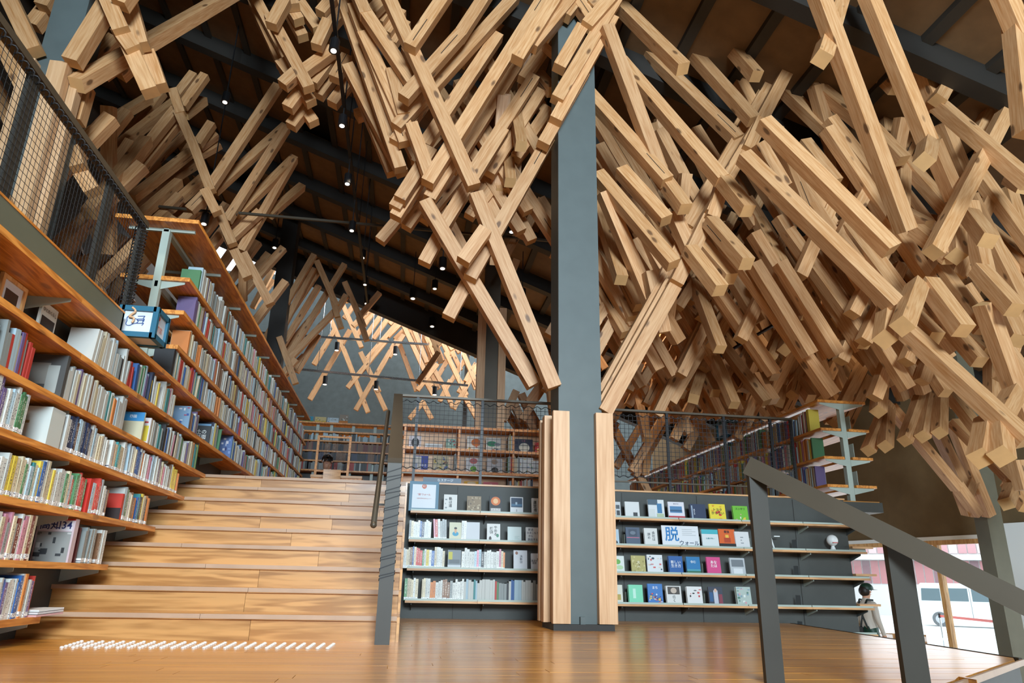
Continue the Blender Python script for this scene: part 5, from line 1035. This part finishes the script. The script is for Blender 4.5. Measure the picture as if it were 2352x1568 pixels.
trace(t9, L, 10, [(690, 140, 745, 300, 9.5), (725, 280, 855, 570, 9.5), (815, 470, 945, 815, 9.5), (905, 805, 985, 960, 9.38), (925, 810, 1390, 110, 9.6), (920, 820, 800, 940, 9.6), (965, 810, 1440, 380, 9.9, 10.3), (1050, 1010, 1445, 390, 10.2), (1115, 970, 1500, 590, 10.4, 10.9), (1145, 1210, 1495, 600, 10.8), (1085, 1120, 1270, 950, 10.6), (1330, 970, 1550, 780, 11, 11.4),
    (990, 930, 1090, 1170, 9.8), (1050, 1110, 1190, 1390, 10), (1160, 1230, 1340, 1568, 10.2), (120, 435, 530, 190, 9.2, 10), (235, 475, 390, 280, 9), (210, 600, 700, 220, 9.4, 10.4), (280, 670, 410, 480, 9.4), (340, 730, 710, 270, 9.6), (375, 790, 730, 340, 9.8), (415, 860, 810, 550, 9.8, 10.6), (430, 885, 840, 630, 10.2, 11), (475, 970, 730, 750, 10, 10.5), (550, 1030, 910, 710, 10.2, 10.8),
    (715, 180, 830, 30, 10), (755, 250, 905, 40, 10), (765, 305, 895, 205, 10.2, 10.5), (855, 500, 950, 360, 10.3), (865, 515, 980, 430, 10.5), (875, 565, 1000, 495, 10.7), (620, 1060, 900, 850, 10.8, 11.3), (700, 1080, 960, 900, 11), (880, 1120, 1050, 900, 11.4), (940, 1180, 1080, 1000, 11.6), (300, 560, 620, 150, 10.4), (480, 700, 760, 420, 10.8), (560, 860, 820, 500, 11), (1000, 1330, 1200, 1040, 12), (1060, 1420, 1260, 1150, 12.5), (1100, 1500, 1330, 1230, 13)], .13)
thicket(t9, 40, -4.6, 6.6, 1.3, 1.8, 2.4, 5.0, .13, 33, (.8, 2.0))
thicket(t9, 24, -4.4, 11.5, 1.5, 1.4, 3.6, 6.0, .13, 37, (1, 2.4))
# ---- near left tree on the mezzanine
t10 = thing('timber_tree', 'blue-grey column with pale cedar boards behind the mezzanine net', CATC, (-3.2, 5.6, 1.96))
cl_, cr_ = atY(83, 150, 5.6).x, atY(178, 150, 5.6).x
column(t10, cl_, cr_-.04, 5.6, 5.95, 0, ((cl_-.06, cl_+.04, 5.5, 5.6), (cr_-.17, cr_-.03, 5.5, 5.6), (cr_-.04, cr_+.03, 5.62, 5.72)), (0, atY(140, 140, 5.5).z), 'grey')
trace(t10, A, 5.5, [(40, -60, 245, 365), (760, 15, 500, 440), (1610, -40, 530, 590, 7.0, 5.6), (735, -30, 850, 230, 5.35), (830, 215, 935, 360, 5.45), (900, 330, 1045, 645, 5.5), (1030, 380, 1112, 615, 5.75), (880, -40, 985, 330, 5.6), (830, 40, 900, -60, 5.3), (590, 605, 520, 850, 5.85), (505, 1040, 545, 1170, 6.0), (555, 1180, 650, 1335, 6.1), (700, 510, 850, 400, 6.0), (820, 520, 930, 420, 6.2), (300, 60, 370, -50, 6.2), (230, 190, 380, 0, 6.3)], .13)
# ================================================================ LAMPS
def lamp(px_, py_, Y, lab, grp=None, stem=True, s=1.0, aim=None, power=0, size=80):
    p = atY(px_, py_, Y); th = thing('spot_lamp', lab, 'spotlight', p, grp); r = .05*s; l = .15*s
    d = Vector(aim or (0, -.15, -1)).normalized()
    b = MB(); b.tube(p-d*l/2, p+d*l/2, r, 14); obj('housing', b, M['blackm'], th)
    b = MB(); b.tube(p+d*l/2, p+d*(l/2+.004), r*.6, 14); obj('lens', b, M['lens'], th)
    if stem: obj('stem', MB().bar(p-d*l/2, (p.x, p.y, rz(p.x)+.05), .014), M['blackm'], th)
    if power: spot(p+d*(l/2+.02), p+d*3, power, size)
TX = -1.02
tr = thing('lighting_track', 'black hanging lighting track running along the roof with spot lamps', 'lighting track', (TX, 9, 5.6))
obj('rail', MB().box(TX-.02, TX+.02, 5.2, 13.8, 5.64, 5.67), M['blackm'], tr)
for yy in (5.6, 8, 10.5, 13): obj('hanger', MB().tube((TX, yy, 5.66), (TX, yy, rz(TX)), .006, 6), M['blackm'], tr)
g = 'spot lamps on the hanging track'
for i, (x_, y_) in enumerate(((768, 105), (787, 278), (799, 412), (809, 520), (834, 584), (839, 646))):
    lamp(x_, y_, atX(x_, y_, TX).y, 'black spot lamp clipped on the hanging lighting track', g, True, 1, None, (170, 0, 170, 0, 120, 0)[i])
for x_, y_, Y_, s_, lab in ((519, 225, 9, 1.1, 'black spot lamp hanging between brown beams on the left'), (471, 503, 10, 1.2, 'black spot lamp above the tall bookcase end'), (632, 560, 13, 1.2, 'black spot lamp in front of the dark far column'), (949, 675, 14, 1.5, 'black pendant spot lamp below the roof edge beam'), (999, 654, 14, 1.3, 'pale pendant spot lamp beside the roof edge beam'), (1017, 605, 9, 1.1, 'black spot lamp behind the crossing centre beams'),
        (993, 740, 17, 1.6, 'black pendant spot lamp against the sunlit lattice'), (843, 688, 16, 1.5, 'black pendant spot lamp under the roof edge'), (1175, 522, 10, 1.2, 'black spot lamp just left of the central column'), (1200, 675, 12, 1.3, 'lower black spot lamp just left of the central column'), (1727, 805, 8.5, 1.0, 'black spot lamp on the slanting right-hand track')):
    lamp(x_, y_, Y_, lab, None, Y_ != 8.5, s_)
ra_, rb_ = atY(1630, 832, 9.4), atY(1800, 733, 8.0)
tag(obj('lighting_track', MB().bar(ra_, rb_, .035, .03), M['blackm']), 'short black lighting track among the right orange beams', 'lighting track')
for i, (a, b) in enumerate((((600, 764), (985, 791)), ((690, 848), (1075, 885)))):
    th = thing('lighting_track', ('upper', 'lower')[i]+' long steel lighting track hung before the far grey wall', 'lighting track', atY(*a, 18.5))
    P_, Q_ = atY(*a, 18.5), atY(*b, 18.5); obj('rail', MB().bar(P_, Q_, .06, .05), M['chrome'], th)
    for f in (.1, .4, .7, .95):
        c_ = P_.lerp(Q_, f); obj('hanger', MB().tube(c_, c_+Vector((0, 0, 2.2)), .008, 6), M['chrome'], th)
    for f in (.15, .45, .8):
        c_ = P_.lerp(Q_, f)+Vector((0, 0, -.12)); hq = MB(); hq.tube(c_, c_+Vector((0, 0, -.22)), .06, 12); hd = obj('lamp_head', hq, M['blackm'], th)
        lq = MB(); lq.tube(c_+Vector((0, 0, -.22)), c_+Vector((0, 0, -.23)), .05, 12); obj('lens', lq, M['lens'], hd)
spot((.2, 2.8, 5.6), (.3, 3.6, 0), 260, 75); spot((1.2, 2.6, 5.2), (1.6, 4.2, 0), 240, 70); spot((-.6, 3.9, 5.6), (-.9, 5.2, 0), 70, 60)  # added spots without lamp bodies, brightening the stage floor
# added warm spots, no lamp bodies, on the stair-side bookcase, steps and platform
spot((-.6, 4.4, 5.4), (-1.9, 5.0, .9), 330, 60); spot((-.9, 2.6, 5.0), (-1.95, 3.9, 1.0), 220, 60)
spot((-.8, 8.2, 5.4), (-1.9, 9.0, 2.2), 160, 75); spot((3.2, 10.2, 4.6), (4.4, 11.0, 1.8), 170, 110); spot((1.2, 8.6, 4.4), (.8, 10.0, 1.9), 110, 80)
spot((5.4, 7.6, 4.2), (5.8, 10.6, 3.2), 60, 110); spot((6.6, 9.2, 3.2), (8.2, 11.6, 1.4), 70, 70)  # added spots, no fixtures there, to warm the right thicket and brown wall
# remaining books far along the shelves
sb_ = obj('book_rows', stuff_b, [colmat(PAL[k]) for k in skeys]); tag(sb_, 'packed rows of small distant books on the far shelves', 'books', None, 'stuff')
print('books', NB[0], 'stuff faces', len(stuff_b.f), 'objects', len(bpy.data.objects))
